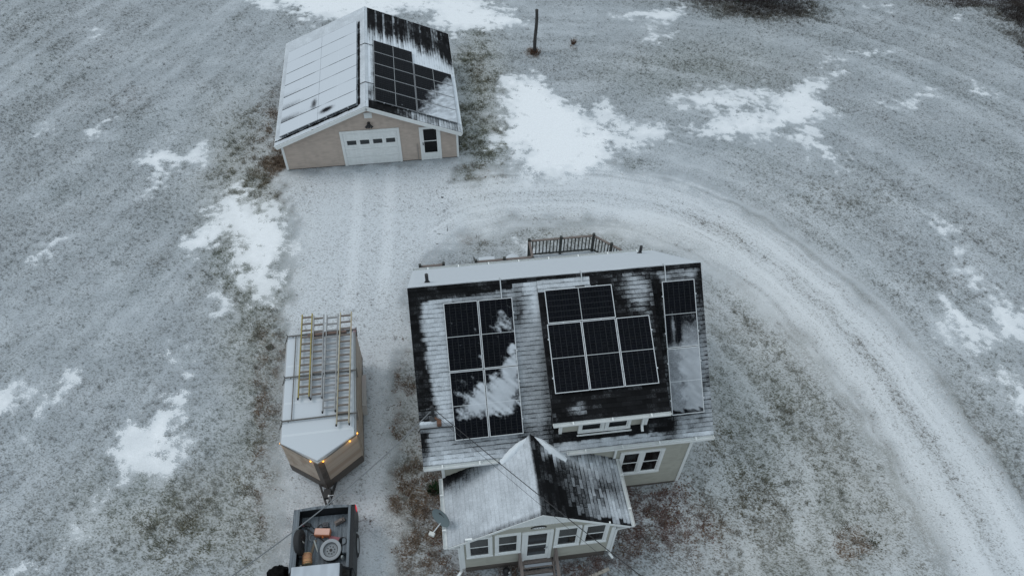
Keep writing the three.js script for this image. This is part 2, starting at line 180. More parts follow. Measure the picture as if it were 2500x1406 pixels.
for (let j = 0; j < CNZ; j++) for (let i = 0; i < CNX; i++) slowFields(GX0 + i * CELL, GZ0 + j * CELL, FIELD, (j * CNX + i) * NF);
const fl = new Float64Array(NF);
function surface(x, z, o) {
  const cx = (x - GX0) / CELL, cz = (z - GZ0) / CELL, ci = Math.min(Math.max(cx | 0, 0), CNX - 2), cj = Math.min(Math.max(cz | 0, 0), CNZ - 2), fx = cx - ci, fz = cz - cj, p00 = (cj * CNX + ci) * NF, p10 = p00 + NF, p01 = p00 + CNX * NF, p11 = p01 + NF, w00 = (1 - fx) * (1 - fz), w10 = fx * (1 - fz), w01 = (1 - fx) * fz, w11 = fx * fz;
  for (let i = 0; i < NF; i++) fl[i] = FIELD[p00 + i] * w00 + FIELD[p10 + i] * w10 + FIELD[p01 + i] * w01 + FIELD[p11 + i] * w11;
  let T = fl[0], green = fl[1], brown = fl[2], red = fl[3], litter = fl[4], dark = fl[5], thick = fl[6]; const dd = fl[7], td = fl[8], kd = fl[9], rutK = fl[10], tl = fl[11], ks = fl[12], warm = clamp(fl[13]);
  // grain of the dusted turf, drawn out a little along the wind
  const rx = x * 0.94 + z * 0.34, rz = z * 0.94 - x * 0.34, f1 = vn(rx * 19, rz * 27, 6), f2 = vn(rx * 36, rz * 52, 7);
  let g = 0.14 * vn(rx * 7.5, rz * 10, 5) + 0.40 * f1 + 0.46 * f2;
  const onDrive = sst(0.16, -0.16, dd + (g - 0.5) * 2.2), mn = vn(x * 1.7, z * 1.7, 49) - 0.5, far = sst(4, 12, x), onTrack = x > -4 ? sst(0.25, -0.25, td - trackW + mn * mix(1.3, 0.3, far) + (g - 0.5) * mix(3.4, 2.8, far) + (T - 0.43) * 1.5) : 0, road = Math.max(onDrive, onTrack);
  if (road > 0) {
    T = mix(T, 0.27 + (T - 0.43) * 0.45, road); thick = mix(thick, 0.46, road); dark = mix(dark, dark * 0.6 + 0.3, road); brown = mix(brown, 0.8, road); green = mix(green, 0.1, road);
    if (onTrack > onDrive) {
      const rut = sst(0.55, 0.2, Math.abs(td - 0.92)), crown = sst(0.34, 0.10, td + mn * 0.2) * far;
      T += crown * 0.10 - rut * 0.06 + tl * 0.26; thick += rut * 0.08 - tl * 0.24 - crown * 0.12;
    }
    T -= 0.06 * rutK; thick += 0.10 * rutK;
  }
  if (x > 0 && road < 0.5) T += 0.12 * far * sst(0.28, 0.08, Math.abs(td - trackW - 0.3 + mn * 0.3));
  let k = 0, halo = 0;
  if (kd < 1.6) { const ax = x * 0.8 + z * 0.6 + (f1 - 0.5) * 0.22, az = z * 0.8 - x * 0.6 + (f2 - 0.5) * 0.22, c1 = 0.6 * vn(ax * 4.2, az * 5.4, 55) + 0.4 * vn((ax - az) * 7.1, (ax + az) * 6.3, 61) - 0.5, c2 = 0.6 * vn(ax * 1.7, az * 2.1, 56) + 0.4 * vn((ax + az) * 1.6, (ax - az) * 1.3, 62) - 0.5, e = kd + c1 * 1.25 + c2 * 0.9, hole = sst(0.22, 0.34, c1 + c2 * 0.5) * sst(-1.6, -0.2, kd); k = sst(0.10, -0.10, e + (g - 0.5) * 1.1 - 0.06) * (1 - 0.85 * hole * sst(0.62, 0.4, g)); halo = sst(0.8, -0.1, e); T -= 0.07 * halo; thick += 0.10 * halo; }
  const sw = 0.34 - 0.10 * clamp(dark); let c = sst(T - sw, T + sw, g); c = Math.max(c, k * 0.985); thick = mix(thick, (0.70 + 0.26 * sst(0.1, -0.9, kd)) * mix(0.72, 1, ks), k);
  green = clamp(green); brown = clamp(brown); red = clamp(red); litter = clamp(litter);
  const v = 0.6 + 0.8 * f1; let r = mix(0.105, 0.072, green), gg = mix(0.098, 0.088, green), bb = mix(0.082, 0.058, green);
  r = mix(r, 0.130, brown * 0.8); gg = mix(gg, 0.088, brown * 0.8); bb = mix(bb, 0.062, brown * 0.8);
  r = mix(r, 0.115, red * 0.8); gg = mix(gg, 0.068, red * 0.8); bb = mix(bb, 0.060, red * 0.8);
  r = mix(r, 0.030, litter); gg = mix(gg, 0.025, litter); bb = mix(bb, 0.023, litter);
  const s = mix(0.36, 0.80, clamp(thick)) * (0.93 + 0.14 * f2), frost = 0.56 * clamp(1 - dark * 0.8) * (0.6 + 0.8 * f2); // rime on the blades
  r = mix(r, 0.30, frost); gg = mix(gg, 0.33, frost); bb = mix(bb, 0.36 - 0.05 * warm, frost);
  const q = clamp(thick); o[0] = mix(r * v, s * (0.915 + 0.065 * q + 0.05 * warm * (1 - q)), c); o[1] = mix(gg * v, s, c); o[2] = mix(bb * v, s * (1.08 - 0.05 * q - 0.07 * warm * (1 - q)), c); return c;
}
// four maps side by side keep the grain finer than a pixel
const QX = 2, QZ = 2, TW = (GX1 - GX0) / QX, TH = (GZ1 - GZ0) / QZ, groundMats = [];
for (let j = 0; j < QZ; j++) for (let i = 0; i < QX; i++) {
  const map = tex(2048, 2048, (s, t, o) => { surface(GX0 + TW * (i + s), GZ1 - TH * (j + t), o); }); map.wrapS = map.wrapT = THREE.ClampToEdgeWrapping;
  groundMats.push(new THREE.MeshPhysicalMaterial({ map, roughness: 0.95, specularIntensity: 0.3 }));
}
const tileOf = (x, z) => Math.min(QZ - 1, Math.floor((GZ1 - z) / TH)) * QX + Math.min(QX - 1, Math.floor((x - GX0) / TW));
const tuv = (x, z, n) => [(x - GX0) / TW - n % QX, (GZ1 - z) / TH - Math.floor(n / QX)];
{
  const sheets = (name, per) => structure(name, mergeGeometries(per.map(q => q.build()), true), groundMats), fresh = () => groundMats.map(() => new Quads());
  const quad = (per, n, x0, x1, z0, z1, y) => per[n].quad(V3(x0, y, z1), V3(x1, y, z1), V3(x1, y, z0), V3(x0, y, z0), tuv(x0, z1, n), tuv(x1, z1, n), tuv(x1, z0, n), tuv(x0, z0, n));
  const lawn = fresh(); for (let j = 0; j < QZ; j++) for (let i = 0; i < QX; i++) quad(lawn, j * QX + i, GX0 + TW * i, GX0 + TW * (i + 1), GZ1 - TH * (j + 1), GZ1 - TH * j, 0); sheets('lawn', lawn);
  const cell = (name, inside, x0, x1, z0, z1, y) => { // sheet of small cells with a ragged edge
    const per = fresh(), s = 0.16; for (let x = x0; x < x1; x += s) for (let z = z0; z < z1; z += s) if (inside(x + s / 2, z + s / 2)) quad(per, tileOf(x + s / 2, z + s / 2), x, x + s, z, z + s, y);
    sheets(name, per.filter((q, i) => { if (!q.p.length) q.tri(V3(0, -0.02, -20), V3(0.01, -0.02, -20), V3(0, -0.02, -20.01)); return true; }));
  };
  const isDrive = (x, z) => driveD(x, z) < 0.1;
  cell('driveway', isDrive, -13, 1, -31, -4, 0.004);
  cell('farm_track', (x, z) => x > -4 && !isDrive(x, z) && Math.abs(lineD(TRK, x, z)) + (vn(x * 2, z * 2, 44) - 0.5) * 0.8 < trackW, -4, 20, -30, -3, 0.004);
  // the same dusted turf goes on to the horizon
  const far = tex(512, 512, (s, t, o) => {
    const a = s * 2 * Math.PI, b = t * 2 * Math.PI, x = Math.cos(a) * 3 + Math.cos(b) * 1.3, z = Math.sin(a) * 3 + Math.sin(b) * 1.3;
    const g = 0.5 * vn(s * 128, t * 128, 50) + 0.5 * hash(Math.floor(s * 512), Math.floor(t * 512), 51), c = sst(0.25, 0.6, g + (fbm(x, z, 52) - 0.5) * 0.5);
    o[0] = mix(0.08, 0.52, c); o[1] = mix(0.085, 0.55, c); o[2] = mix(0.065, 0.58, c);
  });
  const fg = new THREE.PlaneGeometry(900, 900).rotateX(-Math.PI / 2).translate(0, -0.03, -40); const uv = fg.attributes.uv; for (let i = 0; i < uv.count; i++) uv.setXY(i, uv.getX(i) * 60, uv.getY(i) * 60);
  structure('field', fg, new THREE.MeshStandardMaterial({ map: far, roughness: 0.95 }));
}
{ // blades of grass that stand out of the thin snow
  const blade = new Quads();
  for (let i = 0; i < 5; i++) { const a = i * 2.4, r = 0.02, l = 0.05 + 0.02 * (i % 3), dx = Math.cos(a), dz = Math.sin(a), w = 0.007; blade.tri(V3(dx * r - dz * w, -0.005, dz * r + dx * w), V3(dx * r + dz * w, -0.005, dz * r - dx * w), V3(dx * (r + 0.045), l, dz * (r + 0.045))); }
  const g = blade.build(), R = rng(5), pos = [], col = [], o = [0, 0, 0, 0];
  for (let k = 0; k < 420000 && pos.length < 90000; k++) {
    const x = -34 + 68 * R(), z = -46 + 40 * R(), lim = 16.5 + (-8 - z) * 0.47; if (Math.abs(x) > lim) continue;
    const c = surface(x, z, o); if (c > 0.3 || R() < c * 1.5) continue;
    pos.push([x, z, R() * 6.28, (0.6 + 0.9 * R()) * (1 + 0.7 * clamp(fl[5]))]); const m = 1.0 + 0.8 * R(); col.push([o[0] * m, o[1] * m, o[2] * m]);
  }
  const im = new THREE.InstancedMesh(g, M(1, 1, 1, 0.95, { side: THREE.DoubleSide }), pos.length), m = new THREE.Matrix4(), e = new THREE.Euler(), qn = new THREE.Quaternion();
  pos.forEach(([x, z, a, s], i) => { qn.setFromEuler(e.set(0, a, 0)); m.compose(V3(x, 0.004, z), qn, V3(s, s, s)); im.setMatrixAt(i, m); im.setColorAt(i, new THREE.Color().setRGB(...col[i])); });
  im.name = 'grass'; im.userData = { kind: 'stuff', label: 'short grass blades poking through thin snow', category: 'grass' }; im.castShadow = im.receiveShadow = true; scene.add(im);
}
{ // fallen leaves and dead stems on the bare strips by the house and the drive
  const q = new Quads(); q.quad(V3(-0.035, 0, 0), V3(0, 0.012, -0.03), V3(0.04, 0.004, 0), V3(0, 0.014, 0.03)); q.tri(V3(-0.035, 0, 0), V3(-0.07, 0.02, 0.004), V3(-0.03, 0.004, 0.006));
  const g = q.build(), R = rng(8), pos = [], col = [], o = [0, 0, 0, 0];
  for (let k = 0; k < 160000 && pos.length < 9000; k++) {
    const x = -12 + 21 * R(), z = -20 + 14 * R(); surface(x, z, o); const w = (clamp(fl[3]) + 0.3 * clamp(fl[2] - 0.7) * clamp(fl[5])) * sst(0.42, 0.62, vn(x * 1.6, z * 1.6, 57)); if (R() > w * 0.8) continue;
    pos.push([x, z, R() * 6.28, 0.45 + 0.55 * R(), R() - 0.5]); const t = R(), m = 0.5 + R(); col.push(t < 0.35 ? [0.11 * m, 0.055 * m, 0.045 * m] : t < 0.75 ? [0.14 * m, 0.095 * m, 0.06 * m] : [0.30 * m, 0.29 * m, 0.28 * m]);
  }
  const im = new THREE.InstancedMesh(g, M(1, 1, 1, 0.95, { side: THREE.DoubleSide }), pos.length), m = new THREE.Matrix4(), e = new THREE.Euler(), qn = new THREE.Quaternion();
  pos.forEach(([x, z, a, s, b], i) => { qn.setFromEuler(e.set(b * 0.8, a, b * 0.6)); m.compose(V3(x, 0.012, z), qn, V3(s, s, s)); im.setMatrixAt(i, m); im.setColorAt(i, new THREE.Color().setRGB(...col[i])); });
  im.name = 'leaves'; im.userData = { kind: 'stuff', label: 'fallen brown leaves on bare ground beside the house', category: 'leaves' }; im.castShadow = im.receiveShadow = true; scene.add(im);
}
// ---------------------------------------------------------------- shingled roofs with wind-blown snow
const EXP = 0.14, TABW = 0.305;
// snow(u, v) gives how much snow lies there, about 0 (bare) to 1 (deep); the shingle courses show through where it is thin
function roofMaterial(U, V, W, H, snow, k, tabAmp = 0.22, edge = 0.75, lo = 0.15, hi = 0.85, jit = 1) {
  const map = tex(W, H, (s, t, o) => {
    const u = s * U, v = (1 - t) * V, row = Math.floor(v / EXP), fv = v / EXP - row, cu = u / TABW + (row & 1) * 0.5 + hash(row, 3, k) * 0.35, col = Math.floor(cu), fu = cu - col;
    const tab = hash(row, col, k + 1), gr = 0.5 * vn(u * 38, v * 38, k + 2) + 0.5 * hash(Math.floor(u * 110), Math.floor(v * 110), k + 3), cl = fbm(u * 2.6, v * 2.6, k + 4);
    let a = Math.max(-0.02, snow(clamp(u + (hash(row, col, k + 6) - 0.5) * 0.22 * jit, 0, U), v + ((row + 0.5) * EXP - v) * 0.7 * jit + (tab - 0.5) * 0.08 * jit, cl)) + (tab - 0.5) * tabAmp + (gr - 0.5) * 0.34 + (cl - 0.5) * 0.35;
    const lip = sst(0.80, 0.95, fv + (vn(u * 6, row * 3.7, k + 5) - 0.5) * 0.25) * edge, joint = sst(0.05, 0.015, Math.min(fu, 1 - fu)) * 0.3 * sst(0.45, 0.2, a);
    a -= lip * (0.5 - 0.3 * sst(0.9, 1.4, a)) + joint;
    const c = sst(lo, hi, a), sh = (0.55 + 0.75 * tab) * (0.75 + 0.5 * gr), deep = 0.86 + 0.40 * sst(0.8, 1.35, a);
    o[0] = mix(0.011 * sh, snowC[0] * deep, c); o[1] = mix(0.0113 * sh, snowC[1] * deep, c); o[2] = mix(0.0125 * sh, snowC[2] * deep, c);
  });
  return new THREE.MeshPhysicalMaterial({ map, roughness: 0.92, specularIntensity: 0.15 });
}
// every shingle tab of a plane as a thin wedge of its own, lying over the course below
function shingles(F, keep = () => true) {
  const out = [], rows = Math.ceil(F.V / EXP - 1e-6);
  for (let r = 0; r < rows; r++) {
    const v0 = r * EXP, v1 = Math.min(v0 + EXP, F.V), n0 = -2, n1 = Math.ceil(F.U / TABW) + 2, off = (r & 1) * 0.5 + hash(r, 3, F.key) * 0.35;
    for (let c = n0; c < n1; c++) {
      const a = Math.max(0, (c - off) * TABW + 0.0008), b = Math.min(F.U, (c + 1 - off) * TABW - 0.0008); if (b - a < 0.03) continue;
      const um = (a + b) / 2, vm = (v0 + v1) / 2; if (!keep(um, vm)) continue;
      const q = new Quads(), lift = 0.013 + (F.vary || 0) * hash(r, c, F.key + 9), T = (u, v) => [u / F.U, 1 - v / F.V], v1b = v1 - (F.vary || 0) * 0.6 * hash(r, c, F.key + 8);
      const A = F.at(a, v0 - (r ? 0.02 : 0), 0.003), B = F.at(a, v1b, lift), C = F.at(b, v1b, lift), D = F.at(b, v0 - (r ? 0.02 : 0), 0.003), E = F.at(a, v1b, 0), G = F.at(b, v1b, 0);
      q.quad(A, B, C, D, T(a, v0), T(a, v1), T(b, v1), T(b, v0)); q.quad(B, E, G, C, T(a, v1 - 0.004), T(a, v1 - 0.004), T(b, v1 - 0.004), T(b, v1 - 0.004)); q.tri(A, E, B, T(a, v0), T(a, v1), T(a, v1)); q.tri(D, C, G, T(b, v0), T(b, v1), T(b, v1));
      out.push({ g: q.build(), u: um, v: vm });
    }
  }
  return out;
}
const gauss = (u, v, cu, cv, ru, rv) => Math.exp(-(((u - cu) / ru) ** 2 + ((v - cv) / rv) ** 2));

// ---------------------------------------------------------------- materials of the buildings
const grainTex = (r, g, b, k, amp = 0.16, sx = 60, sy = 6) => tex(256, 256, (s, t, o) => { const n = 1 + amp * (vn(s * sx, t * sy, k) - 0.5) + amp * (vn(s * 9, t * 9, k + 1) - 0.5) + amp * 0.6 * (hash(Math.floor(s * 256), Math.floor(t * 256), k + 2) - 0.5); o[0] = r * n; o[1] = g * n; o[2] = b * n; });
const mat = {
  white: new THREE.MeshStandardMaterial({ map: grainTex(0.74, 0.76, 0.76, 60, 0.1), roughness: 0.55 }),
  siding: new THREE.MeshStandardMaterial({ map: grainTex(0.365, 0.36, 0.315, 64, 0.12, 8, 40), roughness: 0.7 }),
  pink: new THREE.MeshStandardMaterial({ map: grainTex(0.46, 0.385, 0.335, 68, 0.14, 8, 40), roughness: 0.7 }),
  stone: new THREE.MeshStandardMaterial({ map: grainTex(0.10, 0.085, 0.075, 72, 0.5, 20, 20), roughness: 0.95 }),
  wood: new THREE.MeshStandardMaterial({ map: grainTex(0.15, 0.125, 0.115, 76, 0.5, 50, 4), roughness: 0.9 }),
  darkWood: new THREE.MeshStandardMaterial({ map: grainTex(0.055, 0.058, 0.055, 80, 0.5, 50, 4), roughness: 0.9 }),
  deckSnow: M(...snowC, 0.95), glass: new THREE.MeshPhysicalMaterial({ color: 0x0b0c0e, roughness: 0.08, specularIntensity: 0.45 }), curtain: M(0.045, 0.047, 0.045, 0.15), grayGlass: M(0.022, 0.026, 0.03, 0.1),
  black: M(0.018, 0.018, 0.02, 0.6), rubber: M(0.022, 0.022, 0.024, 0.85), drip: M(0.05, 0.052, 0.055, 0.6), alu: M(0.52, 0.54, 0.56, 0.4, { metalness: 0.6 }), frame: M(0.58, 0.60, 0.62, 0.45, { metalness: 0.3 }), midFrame: M(0.26, 0.27, 0.285, 0.45, { metalness: 0.3 }), darkFrame: M(0.05, 0.053, 0.058, 0.45, { metalness: 0.3 }),
  snow: M(...snowC, 0.95), soffit: M(0.62, 0.64, 0.64, 0.6),
};
for (const k of ['white', 'siding', 'pink', 'stone', 'wood', 'darkWood']) mat[k].map.repeat.set(0.6, 0.6);

function gutter(parent, a, b, h = 0.11, w = 0.12, ends = true) { // open white trough from a to b (same height) in house axes, back edge on the line
  const d = b.clone().sub(a), l = d.length(), t = 0.008, gs = [];
  gs.push(BB(0, l, -h, -h + t, 0, w), BB(0, l, -h, 0, w - t, w), BB(0, l, -h, -0.01, 0, t), BB(0, l, -0.012, 0, w - t, w + 0.012));
  if (ends) gs.push(BB(0, t, -h, 0, 0, w), BB(l - t, l, -h, 0, 0, w));
  const ang = Math.atan2(-d.z, d.x), m = new THREE.Matrix4().makeRotationY(ang).setPosition(a), G = part(parent, 'gutter', merge(gs).applyMatrix4(m), mat.white);
  const n = Math.max(2, Math.round(l / 1.1)); for (let i = 0; i < n; i++) { const x = (i + 0.5) * l / n; part(G, 'hanger', BB(x - 0.02, x + 0.02, -0.006, 0.006, -0.03, w + 0.014).applyMatrix4(m), mat.white); }
  return G;
}
function downspout(parent, pts, s = 0.075) {
  const gs = []; for (let i = 0; i + 1 < pts.length; i++) gs.push(beam(pts[i], pts[i + 1], s, s * 0.8));
  return part(parent, 'downspout', merge(gs), mat.white);
}
// a window in a wall that faces +z at z; units side by side, two sashes each
function windowPart(parent, x0, x1, y0, y1, z, units = 1, upper = mat.curtain, trim = 0.09) {
  const gs = [], w = trim, wm = mat.white;
  gs.push(RB(x0, x0 + w, y0 + w, y1 - w, z, z + 0.05, 0.006), RB(x1 - w, x1, y0 + w, y1 - w, z, z + 0.05, 0.006), RB(x0, x1, y1 - w, y1, z, z + 0.055, 0.006), RB(x0 - 0.01, x1 + 0.01, y0, y0 + w, z, z + 0.065, 0.006));
  const iw = (x1 - x0 - 2 * w) / units; for (let i = 1; i < units; i++) gs.push(RB(x0 + w + i * iw - 0.07, x0 + w + i * iw + 0.07, y0 + w, y1 - w, z, z + 0.048, 0.006));
  const win = part(parent, 'window', merge(gs), wm);
  for (let i = 0; i < units; i++) {
    const a = x0 + w + i * iw + (i ? 0.07 : 0), b = x0 + w + (i + 1) * iw - (i < units - 1 ? 0.07 : 0), ym = (y0 + y1) / 2 + 0.02, f = 0.04;
    const sash = (c, d, zz) => merge([BB(a, a + f, c, d, z + 0.004, zz), BB(b - f, b, c, d, z + 0.004, zz), BB(a + f, b - f, c, c + f, z + 0.004, zz), BB(a + f, b - f, d - f, d, z + 0.004, zz)]);
    part(win, 'sash', sash(ym - 0.02, y1 - w, z + 0.032), wm); part(win, 'sash', sash(y0 + w, ym + 0.02, z + 0.022), wm);
    part(win, 'pane', BB(a + f, b - f, ym + 0.02, y1 - w - f, z + 0.008, z + 0.02), upper); part(win, 'pane', BB(a + f, b - f, y0 + w + f, ym - 0.02, z + 0.006, z + 0.012), mat.glass);
  }
  return win;
}

// ---------------------------------------------------------------- the house
const HX = -3.1747, HZ = -14.4107, HY = 0.1419, L = 9.18, HR = 7.283, PT = 0.7392, HD = 4.04, SL = HD / Math.cos(PT), HB = 3.9, SB = HB / Math.cos(PT), TP = Math.tan(PT);
const toHouse = (x, y, z) => V3(HX + Math.cos(HY) * x + Math.sin(HY) * z, y, HZ - Math.sin(HY) * x + Math.cos(HY) * z);
const house = thing('house', 'beige sided house with dark snow-dusted roof, shed dormer and gabled front porch', 'house', [HX, 0, HZ], HY);
const FM = plane(V3(0, HR, 0), V3(1, 0, 0), V3(0, -Math.sin(PT), Math.cos(PT)), L, SL); FM.key = 100;
const FB = plane(V3(L, HR, 0), V3(-1, 0, 0), V3(0, -Math.sin(PT), -Math.cos(PT)), L, SB); FB.key = 110;
const DP = 0.484, DZ0 = 0.089, DY0 = HR - 0.12 * Math.sin(PT) + 0.01, DX0 = 3.95, DX1 = 7.52, DS = 4.35;
const FD = plane(V3(DX0, DY0, DZ0), V3(1, 0, 0), V3(0, -Math.sin(DP), Math.cos(DP)), DX1 - DX0, DS); FD.key = 120;
const PA = Math.atan2(1.6, 2.82), PRX = 3.35, PRY = 4.04, PZ0 = 3.52, PZ1 = 6.19, PS = 3.24;
const FPL = plane(V3(PRX, PRY, PZ0), V3(0, 0, 1), V3(-Math.cos(PA), -Math.sin(PA), 0), PZ1 - PZ0, PS); FPL.key = 130;
const FPR = plane(V3(PRX, PRY, PZ1), V3(0, 0, -1), V3(Math.cos(PA), -Math.sin(PA), 0), PZ1 - PZ0, PS); FPR.key = 140; FPR.vary = FD.vary = 0.006;
// where snow lies on each slope, in metres along the ridge (u) and down the slope (v)
const mainSnow = (u, v, cl) => {
  const n = cl - 0.5; let a = 0.62;
  const band = 0.27 + 0.055 * v + n * 0.22;                                                    // scoured strip along the driveway-side edge
  if (u < 1.3) a = v < 4.12 ? mix(0.98, -0.2, sst(0.16, -0.12, u - band)) : 0.85;
  if (v >= 4.12 && u < 3.0) a = 0.62 + 0.55 * sst(4.32, 4.12, v) + 0.28 * sst(5.05, 5.4, v) - 0.6 * sst(0.30, 0.1, u) * sst(4.35, 4.5, v) + 0.45 * (vn(u * 1.6, v * 1.3, 150) - 0.4);
  if (v > 3.7 && v < 4.12 && u < 0.5) a = 0.15 + 1.2 * n;
  if (u > 3.0 && u < 4.1) a = 0.80 - 0.12 * sst(1.5, 4, v) - 0.75 * gauss(u, v, 3.32, 0.95, 0.17, 0.6) * (0.6 + 1.6 * (n + 0.2)) + 0.5 * gauss(u, v, 3.9, 0.7, 0.16, 0.7) - 0.25 * sst(3.75, 4.0, u) * sst(1.6, 2.6, v) - 0.3 * sst(4.3, 4.8, v);
  const top = 0.44 - 0.04 * u + 0.16 * n;                                                      // bare strip under the ridge
  if (u < 3.2) a = mix(a, -0.35, sst(0.07, -0.05, v - Math.max(0.10, top)));
  else if (u < 7.4) { if (u > 3.5 && v < 0.5) a = mix(1.1, 0.45, sst(5.2, 5.9, u + n)); a = mix(a, -0.25, sst(0.06, -0.03, v - 0.1 - 0.1 * n)); }
  if (u > 4.05 && u < 7.8 && v > 4.2) a = -0.35 + 1.25 * sst(5.14, 5.28, v + n * 0.25) + 0.9 * gauss(u, v, 6.1, 4.98, 0.35, 0.10) + 0.5 * gauss(u, v, 7.2, 5.0, 0.3, 0.2);
  if (u >= 7.3) {
    const was = a; a = 0.40 + 0.12 * sst(0.6, 2, v) - 0.95 * gauss(u, v, 7.68, 1.9, 0.17, 1.9) - 0.7 * sst(0.24, 0.10, v) - 0.4 * gauss(u, v, 9.15, 0.9, 0.18, 0.9) + 0.45 * gauss(u, v, 7.95, 0.33, 0.3, 0.16) + 0.3 * gauss(u, v, 8.8, 0.33, 0.25, 0.1);
    if (v > 4.5) a -= 0.55 * sst(8.3, 7.7, u) - 0.1; a += 0.35 * sst(5.2, 5.35, v) + 0.5 * n; if (v > 4.2) a = mix(was, a, sst(7.3, 7.75, u + n * 0.4));
  }
  return a;
};
const dormerSnow = (u, v, cl) => { const U = u + DX0; let a = -0.25 + 0.75 * gauss(U, v, 7.1, 1.0, 0.5, 0.7) + 0.7 * gauss(U, v, 6.9, 0.3, 0.7, 0.4);
  a += 0.85 * gauss(U, v, 4.75, 4.05, 0.35, 0.22) + 0.4 * gauss(U, v, 6.4, 3.55, 0.6, 0.12) + 0.55 * gauss(U, v, 4.1, 4.2, 0.15, 0.2) + 0.5 * gauss(U, v, 7.25, 2.4, 0.15, 0.9); if (v < 0.35 && U < 5.6) a = 0.9; return a; };
const porchL = (u, v) => 0.98 - 0.22 * sst(1.4, 3.2, v) * sst(0.6, 2.6, u) - 1.3 * gauss(u, v, 0.25, 2.9, 0.55, 1.0) - 0.75 * sst(0.10, 0, v) - 0.5 * sst(0.2, 0.03, (PZ1 - PZ0) - u) * sst(3.2, 1.5, v);
const porchR = (u, v, cl) => { const z = PZ1 - u; let a = -0.12 + 0.55 * sst(0.25, 2.2, v) + 0.35 * sst(0.8, 2.6, v) * vn(u * 1.2, v * 0.8, 155); a += 0.55 * gauss(z, v, 4.2, 2.0, 0.45, 1.2) + 0.5 * gauss(z, v, 5.7, 2.9, 0.5, 0.7) - 0.5 * gauss(z, v, 3.7, 2.2, 0.25, 1.5) + 1.3 * gauss(z, v, 4.0, 0.75, 0.30, 0.45); a -= 0.9 * sst(0.14, 0.05, u + (cl - 0.5) * 0.1); return a; };
const roofMat = { main: roofMaterial(L, SL, 1280, 768, mainSnow, 200, 0.12, 0.9, -0.05, 1.1, 0.45), dormer: roofMaterial(FD.U, FD.V, 512, 640, dormerSnow, 220, 0.3, 0.8, 0.05, 1.0, 0.8), left: roofMaterial(FPL.U, FPL.V, 384, 448, porchL, 240, 0.08, 0.30, 0.0, 1.0, 0), right: roofMaterial(FPR.U, FPR.V, 448, 512, porchR, 260, 0.42, 0.9, -0.05, 1.15), back: roofMaterial(L, SB, 512, 320, () => 1.6, 280, 0.1, 0.1, 0.15, 0.85, 0) };
